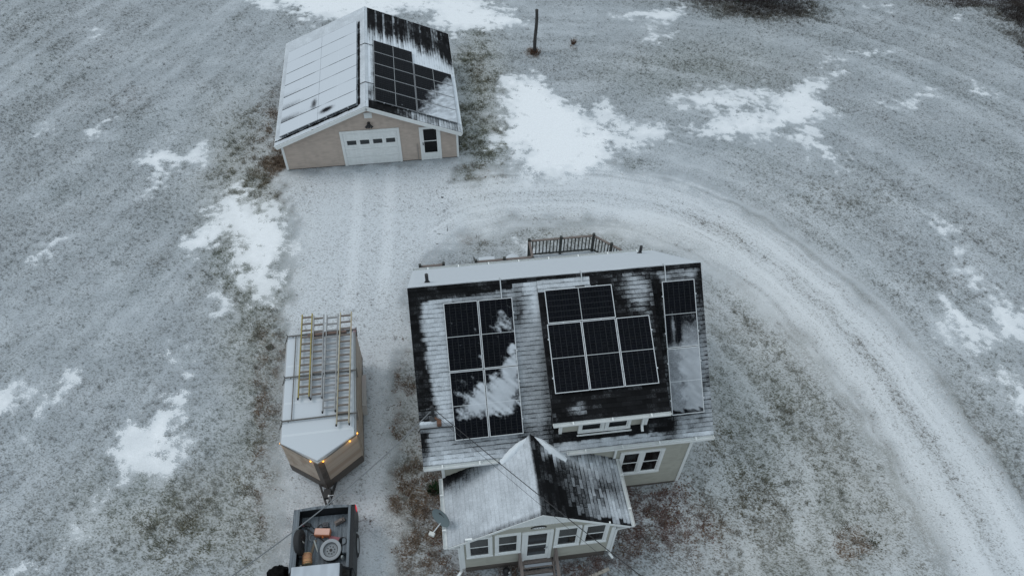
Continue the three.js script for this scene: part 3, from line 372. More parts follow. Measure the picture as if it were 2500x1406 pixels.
{
  const H = house, under = 0.15;
  // foundation and walls
  part(H, 'foundation', merge([BB(0.62, 8.58, 0, 0.30, -3.7, 3.84), BB(1.0, 5.58, 0, 0.56, 3.84, 6.08)]), mat.stone);
  const wy = z => HR - under - Math.abs(z) * TP;
  part(H, 'wall', prismX([[-3.75, 0.28], [3.88, 0.28], [3.88, wy(3.88)], [0, wy(0)], [-3.75, wy(3.75)]], 0.57, 8.62), mat.siding);
  const front = part(H, 'siding', laps(K(0.6), K(8.6), 0.28, wy(3.88)).translate(0, 0, 3.88), mat.siding);
  part(H, 'siding', laps(K(-8.6), K(-0.6), 0.28, wy(3.75)).translate(0, 0, 3.75).rotateY(Math.PI), mat.siding);
  const gl = y => Math.max(-3.75, -(HR - under - y) / TP), gr = y => Math.min(3.88, (HR - under - y) / TP);
  part(H, 'siding', laps(gl, gr, 0.28, wy(0) - 0.02).rotateY(-Math.PI / 2).translate(0.57, 0, 0), mat.siding);
  part(H, 'siding', laps(y => -gr(y), y => -gl(y), 0.28, wy(0) - 0.02).rotateY(Math.PI / 2).translate(8.62, 0, 0), mat.siding);
  for (const [x, z] of [[0.57, 3.88], [8.62, 3.88], [0.57, -3.75], [8.62, -3.75]]) part(H, 'corner_board', RB(x - 0.05, x + 0.05, 0.26, wy(3.88), z - 0.05, z + 0.05, 0.008), mat.white);
  // porch body
  const py = x => PRY - 0.14 - Math.abs(x - PRX) * Math.tan(PA);
  part(H, 'porch_wall', prismZ([[0.95, 0.55], [5.63, 0.55], [5.63, py(5.63)], [PRX, py(PRX)], [0.95, py(0.95)]], 3.5, 6.12), mat.siding);
  part(H, 'siding', laps(K(0.97), K(5.61), 0.55, 2.42).translate(0, 0, 6.12), mat.siding);
  part(H, 'siding', laps(y => Math.max(0.97, PRX - (PRY - 0.14 - y) / Math.tan(PA)), y => Math.min(5.61, PRX + (PRY - 0.14 - y) / Math.tan(PA)), 2.42, 3.3).translate(0, 0, 6.12), mat.siding);
  part(H, 'siding', laps(K(3.88), K(6.1), 0.55, 2.42).rotateY(-Math.PI / 2).translate(0.95, 0, 0), mat.siding);
  part(H, 'siding', laps(K(-6.1), K(-3.88), 0.55, 2.42).rotateY(Math.PI / 2).translate(5.63, 0, 0), mat.siding);
  for (const x of [0.95, 5.63]) part(H, 'corner_board', RB(x - 0.06, x + 0.06, 0.53, 2.42, 6.06, 6.16, 0.008), mat.white);
  // white ribbed gable above the porch windows
  const gy0 = 3.25, hw = y => (PRY - 0.13 - y) / Math.tan(PA), ribs = [];
  ribs.push(prismZ([[PRX - hw(gy0), gy0], [PRX + hw(gy0), gy0], [PRX, PRY - 0.13]], 6.12, 6.155));
  for (let x = -1.25; x <= 1.26; x += 0.1) { const y = PRY - 0.16 - Math.abs(x) * Math.tan(PA); if (y > gy0 + 0.03) ribs.push(BB(PRX + x - 0.012, PRX + x + 0.012, gy0 + 0.005, y, 6.155, 6.163)); }
  part(H, 'gable_panel', merge(ribs), mat.white);
  // roofs: boarding, then shingles
  const roof = part(H, 'roof', merge([pbox(FM, 0, L, 0, SL, -0.1, -0.002), pbox(FB, 0, L, 0.0, SB, -0.1, -0.002)]), mat.drip);
  const dormerRoof = part(H, 'dormer_roof', pbox(FD, 0, FD.U, 0, FD.V, -0.09, -0.002), mat.drip);
  const porchRoof = part(H, 'porch_roof', merge([pbox(FPL, 0, FPL.U, 0, PS, -0.09, -0.002), pbox(FPR, 0, FPR.U, 0, PS, -0.09, -0.002)]), mat.drip);
  const rest = { main: [], dormer: [], left: [], right: [], back: [] };
  const ms = shingles(FM, (u, v) => !(u > 4.3 && u < 7.2 && v > 0.3 && v < 4.6)), hidden = (u, v) => (u > 1.05 && u < 3.1 && v > 0.55 && v < 4.7) || (u > 7.9 && u < 8.85 && v > 0.5 && v < 4.65) || (u > 4.0 && u < 7.2);
  let own = 0;
  for (const s of shingles(FPR)) if (s.u < 2.15 && own < 190) { part(porchRoof, 'shingle', s.g, roofMat.right); own++; } else rest.right.push(s.g);
  for (const s of ms) if (own < 300 && !hidden(s.u, s.v) && s.v > 3.0 && s.u < 3.3) { part(roof, 'shingle', s.g, roofMat.main); own++; } else rest.main.push(s.g);
  for (const s of shingles(FD)) rest.dormer.push(s.g);
  for (const s of shingles(FPL)) rest.left.push(s.g);
  for (const s of shingles(FB)) rest.back.push(s.g);
  const keys = Object.keys(rest), gs = keys.map(k => merge(rest[k]));
  const sm = part(H, 'shingles', mergeGeometries(gs, true), keys.map(k => roofMat[k])); sm.userData.kind = 'stuff';
  part(roof, 'ridge_cap', pbox(FM, 0, L, 0.0, 0.12, 0.004, 0.024), roofMat.main);
  part(roof, 'snow_cover', (() => { // the far slope carries an unbroken sheet
    const q = new Quads(), nx = 60, ny = 30, hgt = (i, j) => 0.03 + 0.018 * fbm(i * 0.35, j * 0.35, 290) - ((j === 0 || j === ny || i === 0 || i === nx) ? 0.024 : 0);
    const P = (i, j) => FB.at(L * i / nx, 0.03 + (SB - 0.05) * j / ny, hgt(i, j));
    for (let i = 0; i < nx; i++) for (let j = 0; j < ny; j++) q.quad(P(i, j), P(i, j + 1), P(i + 1, j + 1), P(i + 1, j)); const g = q.build(); return g;
  })(), mat.snow).userData.kind = 'stuff';
  // fascia, gutters, downspouts
  const ey = HR - HD * TP, by = HR - HB * TP;
  part(H, 'fascia', merge([BB(0.02, 2.4, ey - 0.2, ey - 0.02, HD - 0.03, HD + 0.0), BB(4.2, L - 0.02, ey - 0.2, ey - 0.02, HD - 0.03, HD), BB(0.02, L - 0.02, by - 0.2, by - 0.02, -HB, -HB + 0.03)]), mat.white);
  gutter(H, V3(0, ey - 0.005, HD + 0.005), V3(2.3, ey - 0.005, HD + 0.005)); gutter(H, V3(4.45, ey + 0.0, HD + 0.005), V3(L, ey + 0.0, HD + 0.005));
  { const g = gutter(H, V3(L, by, -HB - 0.005), V3(0, by, -HB - 0.005)); g.material = mat.white; }
  part(H, 'soffit', merge([BB(0.6, 2.4, ey - 0.2, ey - 0.185, 3.88, HD - 0.03), BB(4.2, 8.6, ey - 0.2, ey - 0.185, 3.88, HD - 0.03)]), mat.soffit);
  // dormer
  const dy = z => DY0 - 0.10 - (z - DZ0) * Math.tan(DP), my = z => HR - z * TP - 0.05;
  part(H, 'dormer_wall', prismX([[0.6, my(0.6)], [3.6, my(3.6)], [3.6, dy(3.6)], [0.6, dy(0.6)]], 4.3, 7.0), mat.siding);
  part(H, 'siding', laps(K(4.32), K(6.98), my(3.64) + 0.02, dy(3.6)).translate(0, 0, 3.6), mat.siding);
  for (const x of [4.29, 7.0]) part(H, 'corner_board', RB(x - 0.05, x + 0.05, my(3.64), dy(3.64), 3.56, 3.64, 0.008), mat.white);
  const dz = FD.at(0, DS).z, deY = FD.at(0, DS).y;
  part(H, 'fascia', BB(DX0, DX1, deY - 0.15, deY - 0.015, dz - 0.03, dz), mat.white);
  gutter(H, V3(DX0, deY - 0.005, dz + 0.004), V3(DX1, deY - 0.005, dz + 0.004), 0.09, 0.1);
  windowPart(H, 4.84, 5.66, 3.93, 5.0, 3.615); windowPart(H, 5.68, 6.5, 3.93, 5.0, 3.615);
  part(H, 'window_sill', RB(4.8, 6.55, 3.83, 3.92, 3.6, 3.74, 0.01), mat.white);
  downspout(H, [V3(6.9, deY - 0.08, dz + 0.06), V3(6.86, deY - 0.3, 3.7), V3(6.86, 4.05, 3.7), V3(6.86, 3.95, 3.84)]);
  // porch trim
  part(H, 'rake_board', merge([pbox(FPL, FPL.U, FPL.U + 0.015, 0, PS, -0.11, -0.004), pbox(FPR, -0.015, 0, 0, PS, -0.11, -0.004)]), mat.white);
  const pe = FPL.at(0, PS), qe = FPR.at(0, PS);
  gutter(H, V3(pe.x - 0.005, pe.y - 0.005, 3.92), V3(pe.x - 0.005, pe.y - 0.005, PZ1), 0.1, 0.11); gutter(H, V3(qe.x + 0.005, qe.y - 0.005, PZ1), V3(qe.x + 0.005, qe.y - 0.005, 3.92), 0.1, 0.11);
  downspout(H, [V3(pe.x - 0.05, pe.y - 0.1, 6.1), V3(pe.x + 0.05, pe.y - 0.2, 6.1), V3(0.86, 2.2, 6.12), V3(0.86, 0.18, 6.12), V3(0.72, 0.08, 6.25)]);
  downspout(H, [V3(qe.x + 0.05, qe.y - 0.1, 6.1), V3(qe.x - 0.05, qe.y - 0.2, 6.1), V3(5.74, 2.2, 6.12), V3(5.74, 0.18, 6.12), V3(5.84, 0.08, 6.25)]);
  downspout(H, [V3(6.1, ey - 0.1, 4.1), V3(6.1, ey - 0.35, 3.95), V3(6.1, 2.6, 3.95)]);
  windowPart(H, 1.07, 1.88, 1.38, 2.88, 6.136); windowPart(H, 1.95, 2.75, 1.38, 2.88, 6.136); windowPart(H, 3.79, 4.6, 1.44, 2.9, 6.136); windowPart(H, 4.66, 5.47, 1.43, 2.88, 6.136);
  windowPart(H, 6.3, 7.79, 1.22, 2.82, 3.896, 2, mat.glass, 0.11);
  { // storm door
    const d = part(H, 'door', merge([RB(2.78, 2.88, 0.62, 2.82, 6.13, 6.19, 0.008), RB(3.64, 3.74, 0.62, 2.82, 6.13, 6.19, 0.008), RB(2.88, 3.64, 2.72, 2.82, 6.13, 6.19, 0.008), RB(2.88, 3.64, 0.62, 0.95, 6.13, 6.17, 0.008), BB(2.88, 2.97, 0.95, 2.72, 6.13, 6.17), BB(3.55, 3.64, 0.95, 2.72, 6.13, 6.17), BB(2.97, 3.55, 2.64, 2.72, 6.13, 6.17), BB(2.97, 3.55, 1.78, 1.83, 6.13, 6.17)]), mat.white);
    part(d, 'pane', BB(2.97, 3.55, 1.83, 2.64, 6.136, 6.15), mat.grayGlass); part(d, 'pane', BB(2.97, 3.55, 0.95, 1.78, 6.136, 6.15), mat.grayGlass);
    part(d, 'handle', merge([BB(3.57, 3.61, 1.45, 1.62, 6.17, 6.178), rod(V3(3.59, 1.55, 6.17), V3(3.59, 1.55, 6.22), 0.012), rod(V3(3.59, 1.55, 6.215), V3(3.49, 1.55, 6.215), 0.011)]), mat.alu);
  }
  { // scalloped name plaque with dark border
    const c = document.createElement('canvas'); c.width = 256; c.height = 96; const x = c.getContext('2d'); x.fillStyle = '#d9dbdb'; x.fillRect(0, 0, 256, 96);
    x.strokeStyle = '#15191d'; x.lineWidth = 9; x.lineCap = 'round';
    x.beginPath(); x.moveTo(62, 26); x.lineTo(92, 70); x.stroke(); x.beginPath(); x.arc(126, 46, 12, 0, 5.2); x.stroke(); x.beginPath(); x.moveTo(172, 24); x.lineTo(182, 72); x.stroke(); x.beginPath(); x.moveTo(212, 34); x.lineTo(226, 46); x.stroke(); x.beginPath(); x.moveTo(24, 44); x.lineTo(40, 48); x.stroke();
    const t = new THREE.CanvasTexture(c); t.colorSpace = THREE.SRGBColorSpace;
    const out = (s, sy) => { const p = []; for (let i = 0; i < 48; i++) { const a = i / 48 * Math.PI * 2, r = 1 + 0.07 * Math.cos(6 * a); p.push(new THREE.Vector2(Math.cos(a) * s * r, Math.sign(Math.sin(a)) * Math.pow(Math.abs(Math.sin(a)), 0.7) * sy * r)); } return new THREE.Shape(p); };
    const rim = new THREE.ExtrudeGeometry(out(0.22, 0.085), { depth: 0.02, bevelEnabled: true, bevelSize: 0.006, bevelThickness: 0.006, bevelSegments: 1 }).translate(3.27, 3.09, 6.14);
    const pl = part(H, 'name_plaque', rim, mat.black), fg = new THREE.ShapeGeometry(out(0.185, 0.058)), uv = fg.attributes.uv, ps = fg.attributes.position; for (let i = 0; i < uv.count; i++) uv.setXY(i, ps.getX(i) / 0.4 + 0.5, ps.getY(i) / 0.14 + 0.5);
    part(pl, 'plate', fg.translate(3.27, 3.09, 6.171), new THREE.MeshStandardMaterial({ map: t, roughness: 0.6 }));
  }
  // plumbing vents on the far slope
  for (const [x, y, z] of [[0.6, 6.73, -0.61], [8.46, 4.3, -3.27]]) {
    const v = part(H, 'roof_vent', merge([rod(V3(x, y - 0.1, z), V3(x, y + 0.42, z), 0.055, 14), new THREE.CylinderGeometry(0.06, 0.12, 0.12, 14).translate(x, y + 0.05, z)]), mat.black); v.userData.label = 'black plumbing vent pipe on the snowy slope';
  }
  // conduits over the ridge and across the eave
  for (const u of [2.83, 5.35, 8.0]) part(H, 'conduit', merge([beam(FM.at(u, -0.02, 0.05), FM.at(u, 0.62, 0.05), 0.03, 0.03), beam(FM.at(u, 0, 0.05), FB.at(L - u, 0.12, 0.05), 0.03, 0.03)]), mat.alu);
  part(H, 'conduit', merge([rod(FM.at(0.02, 4.3, 0.05), FM.at(1.15, 4.33, 0.045), 0.016), rod(FM.at(0.02, 4.3, 0.05), FM.at(-0.06, 4.42, 0.0), 0.016)]), mat.black);
  // soft snow lodged in the two valleys beside the porch ridge
  const drift = (P, Q, w, hgt, k) => { // a soft ridge of snow from P to Q, w wide
    const q = new Quads(), nx = 22, ny = 10, d = Q.clone().sub(P), side = V3(d.z, 0, -d.x).normalize(), at = (i, j) => { const t = i / nx, e = j / ny * 2 - 1, n = fbm(t * 5, e * 2, k), ww = w * (0.45 + 0.55 * Math.sin(Math.PI * clamp(t * 0.9 + 0.08))) * (0.75 + 0.5 * n), b = (1 - e * e) * Math.sin(Math.PI * clamp(t, 0.02, 0.98)); return P.clone().addScaledVector(d, t).addScaledVector(side, e * ww).add(V3(0, b * hgt * (0.7 + 0.6 * n) - 0.05 - Math.abs(e) * ww * 0.28, 0)); };
    for (let i = 0; i < nx; i++) for (let j = 0; j < ny; j++) q.quad(at(i, j), at(i, j + 1), at(i + 1, j + 1), at(i + 1, j)); const g = mergeVertices(q.build().deleteAttribute('uv').deleteAttribute('normal'), 1e-4); g.computeVertexNormals();
    const m = part(H, 'snow_drift', g, new THREE.MeshStandardMaterial({ color: new THREE.Color().setRGB(0.66, 0.70, 0.74), roughness: 0.95, side: THREE.DoubleSide })); m.userData.kind = 'stuff';
  };
  drift(V3(3.22, 4.02, 3.66), V3(2.35, 3.60, 4.16), 0.16, 0.10, 300); drift(V3(3.48, 4.02, 3.64), V3(4.4, 3.54, 4.3), 0.17, 0.12, 310);
}
// ---------------------------------------------------------------- the garage
const GX = -6.9913, GZ = -28.5765, GY = 0.15, WL = 4.59, WR = 4.4655, GL = 9.154, GE = 1.7087, GR = 3.624;
const toGarage = (x, y, z) => V3(GX + Math.cos(GY) * x + Math.sin(GY) * z, y, GZ - Math.sin(GY) * x + Math.cos(GY) * z);
const garage = thing('garage', 'tan sided garage with white overhead door and low gable roof full of panels', 'garage', [GX, 0, GZ], GY);
const TL = Math.atan2(GR - GE, WL), TR_ = Math.atan2(GR - GE, WR), SLL = WL / Math.cos(TL), SLR = WR / Math.cos(TR_);
const FGL = plane(V3(0, GR, -GL), V3(0, 0, 1), V3(-Math.cos(TL), -Math.sin(TL), 0), GL, SLL); FGL.key = 310;
const FGR = plane(V3(0, GR, 0), V3(0, 0, -1), V3(Math.cos(TR_), -Math.sin(TR_), 0), GL, SLR); FGR.key = 320;
{
  const H = garage;
  const leftSnow = (u, v, cl) => { const f = GL - u; let a = 1.0; a -= 1.4 * sst(0.10, 0.03, Math.abs(f - 0.33) + 0.12 * (cl - 0.5)) * sst(0.3, 0.5, v) + 1.4 * sst(0.08, 0.02, Math.abs(v - 0.35) + 0.1 * (cl - 0.5)) * sst(0.3, 0.5, f) * sst(8.0, 7.6, f); return a; };  // dark strips beside the panels: bare shingle, with their shadow gap painted in
  const rightSnow = (u, v, cl) => { // u runs away from the doors; the far gable is scoured bare
    let a = 1.1 - 1.35 * sst(5.9, 7.9, u + (cl - 0.5) * 0.5 + 0.35 * Math.max(0, v - 2.4)) + 0.22 + 0.3 * sst(7.0, 8.2, u) * (vn(v * 26, u * 0.7, 332) * 1.3 - 0.35);
    a += (hash(Math.floor(v / 0.14), 5, 330) - 0.5) * 0.9 * sst(5.4, 6.6, u) - 0.5 * sst(0.5, 0.85, v / 0.14 % 1) * sst(5.2, 6.4, u);
    a -= 0.9 * sst(0.55, 0.2, v) * sst(2.2, 1.2, u) + 0.8 * gauss(u, v, 3.2, 0.42, 3.0, 0.09);
    if (u < 0.7) a = -0.25 + 0.95 * sst(0.6, 3.0, v) + 0.5 * (hash(Math.floor(v / 0.14), 7, 331) - 0.5);
    a -= 0.5 * sst(4.35, 4.6, v) * sst(4, 7, u); return a;
  };
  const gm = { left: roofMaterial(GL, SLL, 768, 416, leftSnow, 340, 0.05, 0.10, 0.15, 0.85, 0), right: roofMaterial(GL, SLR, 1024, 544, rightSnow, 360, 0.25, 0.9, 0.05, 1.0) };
  const x0 = -WL + 0.27, x1 = WR - 0.27, zf = -0.26, zb = -GL + 0.26, wy = x => GR - 0.12 - (x < 0 ? -x * Math.tan(TL) : x * Math.tan(TR_));
  part(H, 'foundation', BB(x0 + 0.03, x1 - 0.03, 0, 0.1, zb + 0.03, zf - 0.03), mat.stone);
  part(H, 'wall', prismZ([[x0, 0.06], [x1, 0.06], [x1, wy(x1)], [0, wy(0)], [x0, wy(x0)]], zb, zf - 0.018), mat.pink);
  const xl = y => Math.max(x0, -(GR - 0.12 - y) / Math.tan(TL)), xr = y => Math.min(x1, (GR - 0.12 - y) / Math.tan(TR_));
  part(H, 'siding', laps(xl, xr, 0.06, wy(0) - 0.02).translate(0, 0, zf - 0.018), mat.pink);
  part(H, 'siding', laps(y => -xr(y), y => -xl(y), 0.06, wy(0) - 0.02).rotateY(Math.PI).translate(0, 0, zb), mat.pink);
  part(H, 'siding', laps(K(zb), K(zf), 0.06, wy(x0)).rotateY(-Math.PI / 2).translate(x0, 0, 0), mat.pink);
  part(H, 'siding', laps(K(-zf), K(-zb), 0.06, wy(x1)).rotateY(Math.PI / 2).translate(x1, 0, 0), mat.white);
  for (const [x, z] of [[x0, zf], [x1, zf], [x0, zb], [x1, zb]]) part(H, 'corner_board', RB(x - 0.055, x + 0.055, 0.04, wy(x), z - 0.055, z + 0.055 - 0.02, 0.008), mat.white);
  const roof = part(H, 'roof', merge([pbox(FGL, 0, GL, 0, SLL, -0.09, -0.002), pbox(FGR, 0, GL, 0, SLR, -0.09, -0.002)]), mat.drip);
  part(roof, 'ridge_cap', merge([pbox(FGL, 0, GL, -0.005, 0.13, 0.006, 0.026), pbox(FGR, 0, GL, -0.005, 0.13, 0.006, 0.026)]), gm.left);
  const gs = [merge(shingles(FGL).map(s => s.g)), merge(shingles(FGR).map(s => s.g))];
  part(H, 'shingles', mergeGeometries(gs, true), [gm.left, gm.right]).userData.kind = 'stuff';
  part(H, 'rake_board', merge([pbox(FGL, GL, GL + 0.03, 0, SLL, -0.2, -0.01), pbox(FGR, -0.03, 0, 0, SLR, -0.2, -0.01)]), mat.white);
  part(H, 'rake_board', merge([pbox(FGL, -0.03, 0, 0, SLL, -0.2, -0.01), pbox(FGR, GL, GL + 0.03, 0, SLR, -0.2, -0.01)]), mat.white);
  part(H, 'fascia', merge([pbox(FGL, 0, GL, SLL, SLL + 0.025, -0.17, -0.005), pbox(FGR, 0, GL, SLR, SLR + 0.025, -0.17, -0.005)]), mat.white);
  part(H, 'soffit', merge([prismZ([[-WL + 0.02, GE - 0.16], [x0, GE - 0.16], [x0, GE - 0.02], [-WL + 0.02, GE - 0.12]], zb, zf), prismZ([[x1, GE - 0.16], [WR - 0.02, GE - 0.16], [WR - 0.02, GE - 0.12], [x1, GE - 0.02]], zb, zf)]), mat.soffit);
  { // overhead door: four sections, four panes in the second from the top
    const z = zf, d = part(H, 'garage_door', BB(-1.34, 1.26, 0.03, 1.98, z - 0.016, z + 0.004), mat.white), n = 4, hh = 1.94 / n;
    for (let i = 0; i < n; i++) part(d, 'section', RB(-1.335, 1.255, 0.035 + i * hh, 0.035 + (i + 1) * hh - 0.012, z + 0.002, z + 0.03, 0.008), mat.white);
    for (let i = 0; i < n; i++) for (const y of [0.16, 0.32]) part(d, 'groove_bead', BB(-1.33, 1.25, 0.035 + i * hh + y, 0.035 + i * hh + y + 0.015, z + 0.03, z + 0.038), mat.white);
    for (let i = 0; i < 4; i++) { const a = -1.19 + i * 0.63; part(d, 'pane', BB(a, a + 0.44, 1.3, 1.545, z + 0.031, z + 0.041), mat.grayGlass); }
    part(H, 'door_trim', merge([RB(-1.48, -1.34, 0.02, 2.12, z, z + 0.05, 0.008), RB(1.26, 1.39, 0.02, 2.12, z, z + 0.05, 0.008), RB(-1.34, 1.26, 1.98, 2.12, z, z + 0.05, 0.008)]), mat.white);
  }
  { // side storm door
    const z = zf, d = part(H, 'door', merge([RB(2.34, 2.45, 0.02, 2.06, z, z + 0.05, 0.008), RB(3.27, 3.38, 0.02, 2.06, z, z + 0.05, 0.008), RB(2.45, 3.27, 1.98, 2.06, z, z + 0.05, 0.008), BB(2.45, 3.27, 0.03, 0.47, z, z + 0.03), BB(2.45, 2.54, 0.47, 1.98, z, z + 0.03), BB(3.18, 3.27, 0.47, 1.98, z, z + 0.03), BB(2.54, 3.18, 1.91, 1.98, z, z + 0.03), BB(2.54, 3.18, 1.17, 1.21, z, z + 0.03)]), mat.white);
    part(d, 'pane', BB(2.54, 3.18, 1.21, 1.91, z + 0.004, z + 0.014), mat.glass); part(d, 'pane', BB(2.54, 3.18, 0.47, 1.17, z + 0.004, z + 0.014), mat.glass);
    part(d, 'handle', merge([BB(2.47, 2.51, 0.95, 1.12, z + 0.03, z + 0.04), rod(V3(2.49, 1.0, z + 0.04), V3(2.49, 1.08, z + 0.07), 0.012)]), mat.black);
  }
  for (const z of [-5.4, -1.95]) part(H, 'conduit', merge([rod(FGL.at(GL + z, 0.42, 0.06), V3(0, GR + 0.05, z), 0.016), rod(V3(0, GR + 0.05, z), FGR.at(-z, 0.44, 0.06), 0.016)]), mat.black);
  part(H, 'gable_vent', merge([BB(-0.17, 0.2, 2.8, 3.1, zf, zf + 0.03), ...[0, 1, 2, 3, 4].map(i => BB(-0.15, 0.18, 2.83 + i * 0.055, 2.85 + i * 0.055, zf + 0.03, zf + 0.045))]), mat.white);
  { // black twin floodlight over the door, unlit
    const z = zf, f = part(H, 'floodlight', merge([rod(V3(0, 2.5, z), V3(0, 2.5, z + 0.1), 0.075, 14), rod(V3(0, 2.5, z + 0.09), V3(0, 2.44, z + 0.14), 0.05, 12)]), mat.black);
    for (const s of [-1, 1]) part(f, 'lamp_head', rod(V3(s * 0.04, 2.5, z + 0.12), V3(s * 0.15, 2.36, z + 0.2), 0.035, 12, 0.075), mat.black);
    part(f, 'lamp_head', rod(V3(0, 2.48, z + 0.13), V3(0, 2.34, z + 0.22), 0.03, 12, 0.06), mat.black);
  }
  part(H, 'conduit', rod(V3(2.2, 0.05, zf + 0.03), V3(2.2, 1.05, zf + 0.03), 0.018), M(0.3, 0.28, 0.26));
  { const z1 = -0.5; part(H, 'cable_coil', new THREE.TorusGeometry(0.17, 0.022, 8, 30).rotateY(Math.PI / 2).translate(x1 + 0.1, 0.86, z1 + 0.1), mat.black, 'black hose coiled on the white side wall'); }
}

// ---------------------------------------------------------------- solar panels
const PW = 1.04, PH = 2.09;
// A: origin and size of an array in its roof plane; list: panels [u, v, w, h, portrait]; snow(a, b) in array metres
function arrayTexture(AU, AV, W, H, list, snow, k, most = 0.97, lo = 0.3, hi = 0.72, streak = 1) {
  const [map, rough] = tex(W, H, (s, t, o) => {
    const a = s * AU, b = (1 - t) * AV; let r = 0.0022, g = 0.003, bl = 0.0052;
    for (const [u, v, w, h, up] of list) if (a >= u && a <= u + w && b >= v && b <= v + h) {
      const x = (up ? (a - u) / w : (b - v) / h) * 6, y = (up ? (b - v) / h : (a - u) / w) * 24, fx = Math.abs(x - Math.round(x)) * PW / 6, fy = Math.abs(y - Math.round(y)) * PH / 24, t1 = hash(Math.floor(x), Math.floor(y), k + Math.floor(u * 7));
      r *= 0.8 + 0.4 * t1; g *= 0.8 + 0.4 * t1; bl *= 0.8 + 0.4 * t1;
      if (fx < 0.006) { r = 0.03; g = 0.032; bl = 0.034; } if (fy < 0.005) { r = 0.014; g = 0.0155; bl = 0.018; }
      if (Math.abs(y - 12) * PH / 24 < 0.009) { r = 0.42; g = 0.44; bl = 0.45; }
    }
    const gr = 0.5 * vn(a * 30, b * 30, k) + 0.5 * hash(Math.floor(a * 90), Math.floor(b * 90), k + 1), st = vn((a * 0.72 + b * 0.7) * 3.2, (a * 0.7 - b * 0.72) * 11, k + 2), cl = fbm(a * 4.6, b * 4.6, k + 3);
    const n = snow(a, b, st, cl) + (gr - 0.5) * 0.28, c = sst(lo, hi, n) * most * mix(1, 0.82 + 0.33 * st * (cl + 0.5), streak), dust = 0.008 * sst(0.55, 0.9, gr);
    o[0] = mix(r + dust, 0.56, c); o[1] = mix(g + dust, 0.60, c); o[2] = mix(bl + dust, 0.65, c); o[3] = mix(0.22, 0.95, sst(0, 0.4, c));
  }, true);
  return new THREE.MeshPhysicalMaterial({ map, roughnessMap: rough, roughness: 1, specularIntensity: 0.10 });
}
function panelArray(F, host, u0, v0, AU, AV, list, material, frameMat, labels, group, lift = 0.07, buried = false) {
  const world = host === house ? toHouse : toGarage, yaw = host.rotation.y;
  list.forEach(([u, v, w, h, up], i) => {
    const a = u0 + u, b = v0 + v, base = F.at(a + w / 2, b + h / 2, 0.016), wp = world(base.x, base.y, base.z), o = thing('solar_panel', labels[i], 'solar panel', [wp.x, wp.y, wp.z], yaw, group);
    const put = (name, geo, m, parent = o) => part(parent, name, geo.translate(-base.x, -base.y, -base.z), m), y0 = lift, y1 = lift + 0.04, f = 0.022;
    const fr = put('frame', merge([pbox(F, a, a + f, b, b + h, y0, y1), pbox(F, a + w - f, a + w, b, b + h, y0, y1), pbox(F, a + f, a + w - f, b, b + f, y0, y1), pbox(F, a + f, a + w - f, b + h - f, b + h, y0, y1)]), frameMat);
    const x_ = buried ? -0.009 : f; put('glass', pbox(F, a + x_, a + w - x_, b + x_, b + h - x_, buried ? y1 + 0.001 : y0 + 0.004, buried ? y1 + 0.012 : y1 - 0.003, (x, y) => [(x - u0) / AU, 1 - (y - v0) / AV]), material);
    const rails = [], along = up; // rails cross the long side at a quarter and three quarters
    for (const q of [0.22, 0.78]) {
      if (along) { const y = b + h * q; rails.push(pbox(F, a + 0.01, a + w - 0.01, y - 0.02, y + 0.02, 0.03, y0)); for (const x of [a + 0.12, a + w - 0.12]) rails.push(pbox(F, x - 0.03, x + 0.03, y - 0.04, y + 0.04, 0.0, 0.032)); }
      else { const x = a + w * q; rails.push(pbox(F, x - 0.02, x + 0.02, b + 0.01, b + h - 0.01, 0.03, y0)); for (const y of [b + 0.12, b + h - 0.12]) rails.push(pbox(F, x - 0.04, x + 0.04, y - 0.03, y + 0.03, 0.0, 0.032)); }
    }
    put('mounting_rail', merge(rails), mat.alu);
    for (const q of [0.22, 0.78]) for (const s of [0, 1]) {
      const g = along ? pbox(F, s ? a + w - 0.012 : a - 0.03, s ? a + w + 0.03 : a + 0.012, b + h * q - 0.025, b + h * q + 0.025, y0 - 0.02, y1 + 0.008) : pbox(F, a + w * q - 0.025, a + w * q + 0.025, s ? b + h - 0.01 : b - 0.012, s ? b + h + 0.012 : b + 0.01, y0 - 0.01, y1 + 0.005);
      put('clamp', g, mat.alu);
    }
  });
}
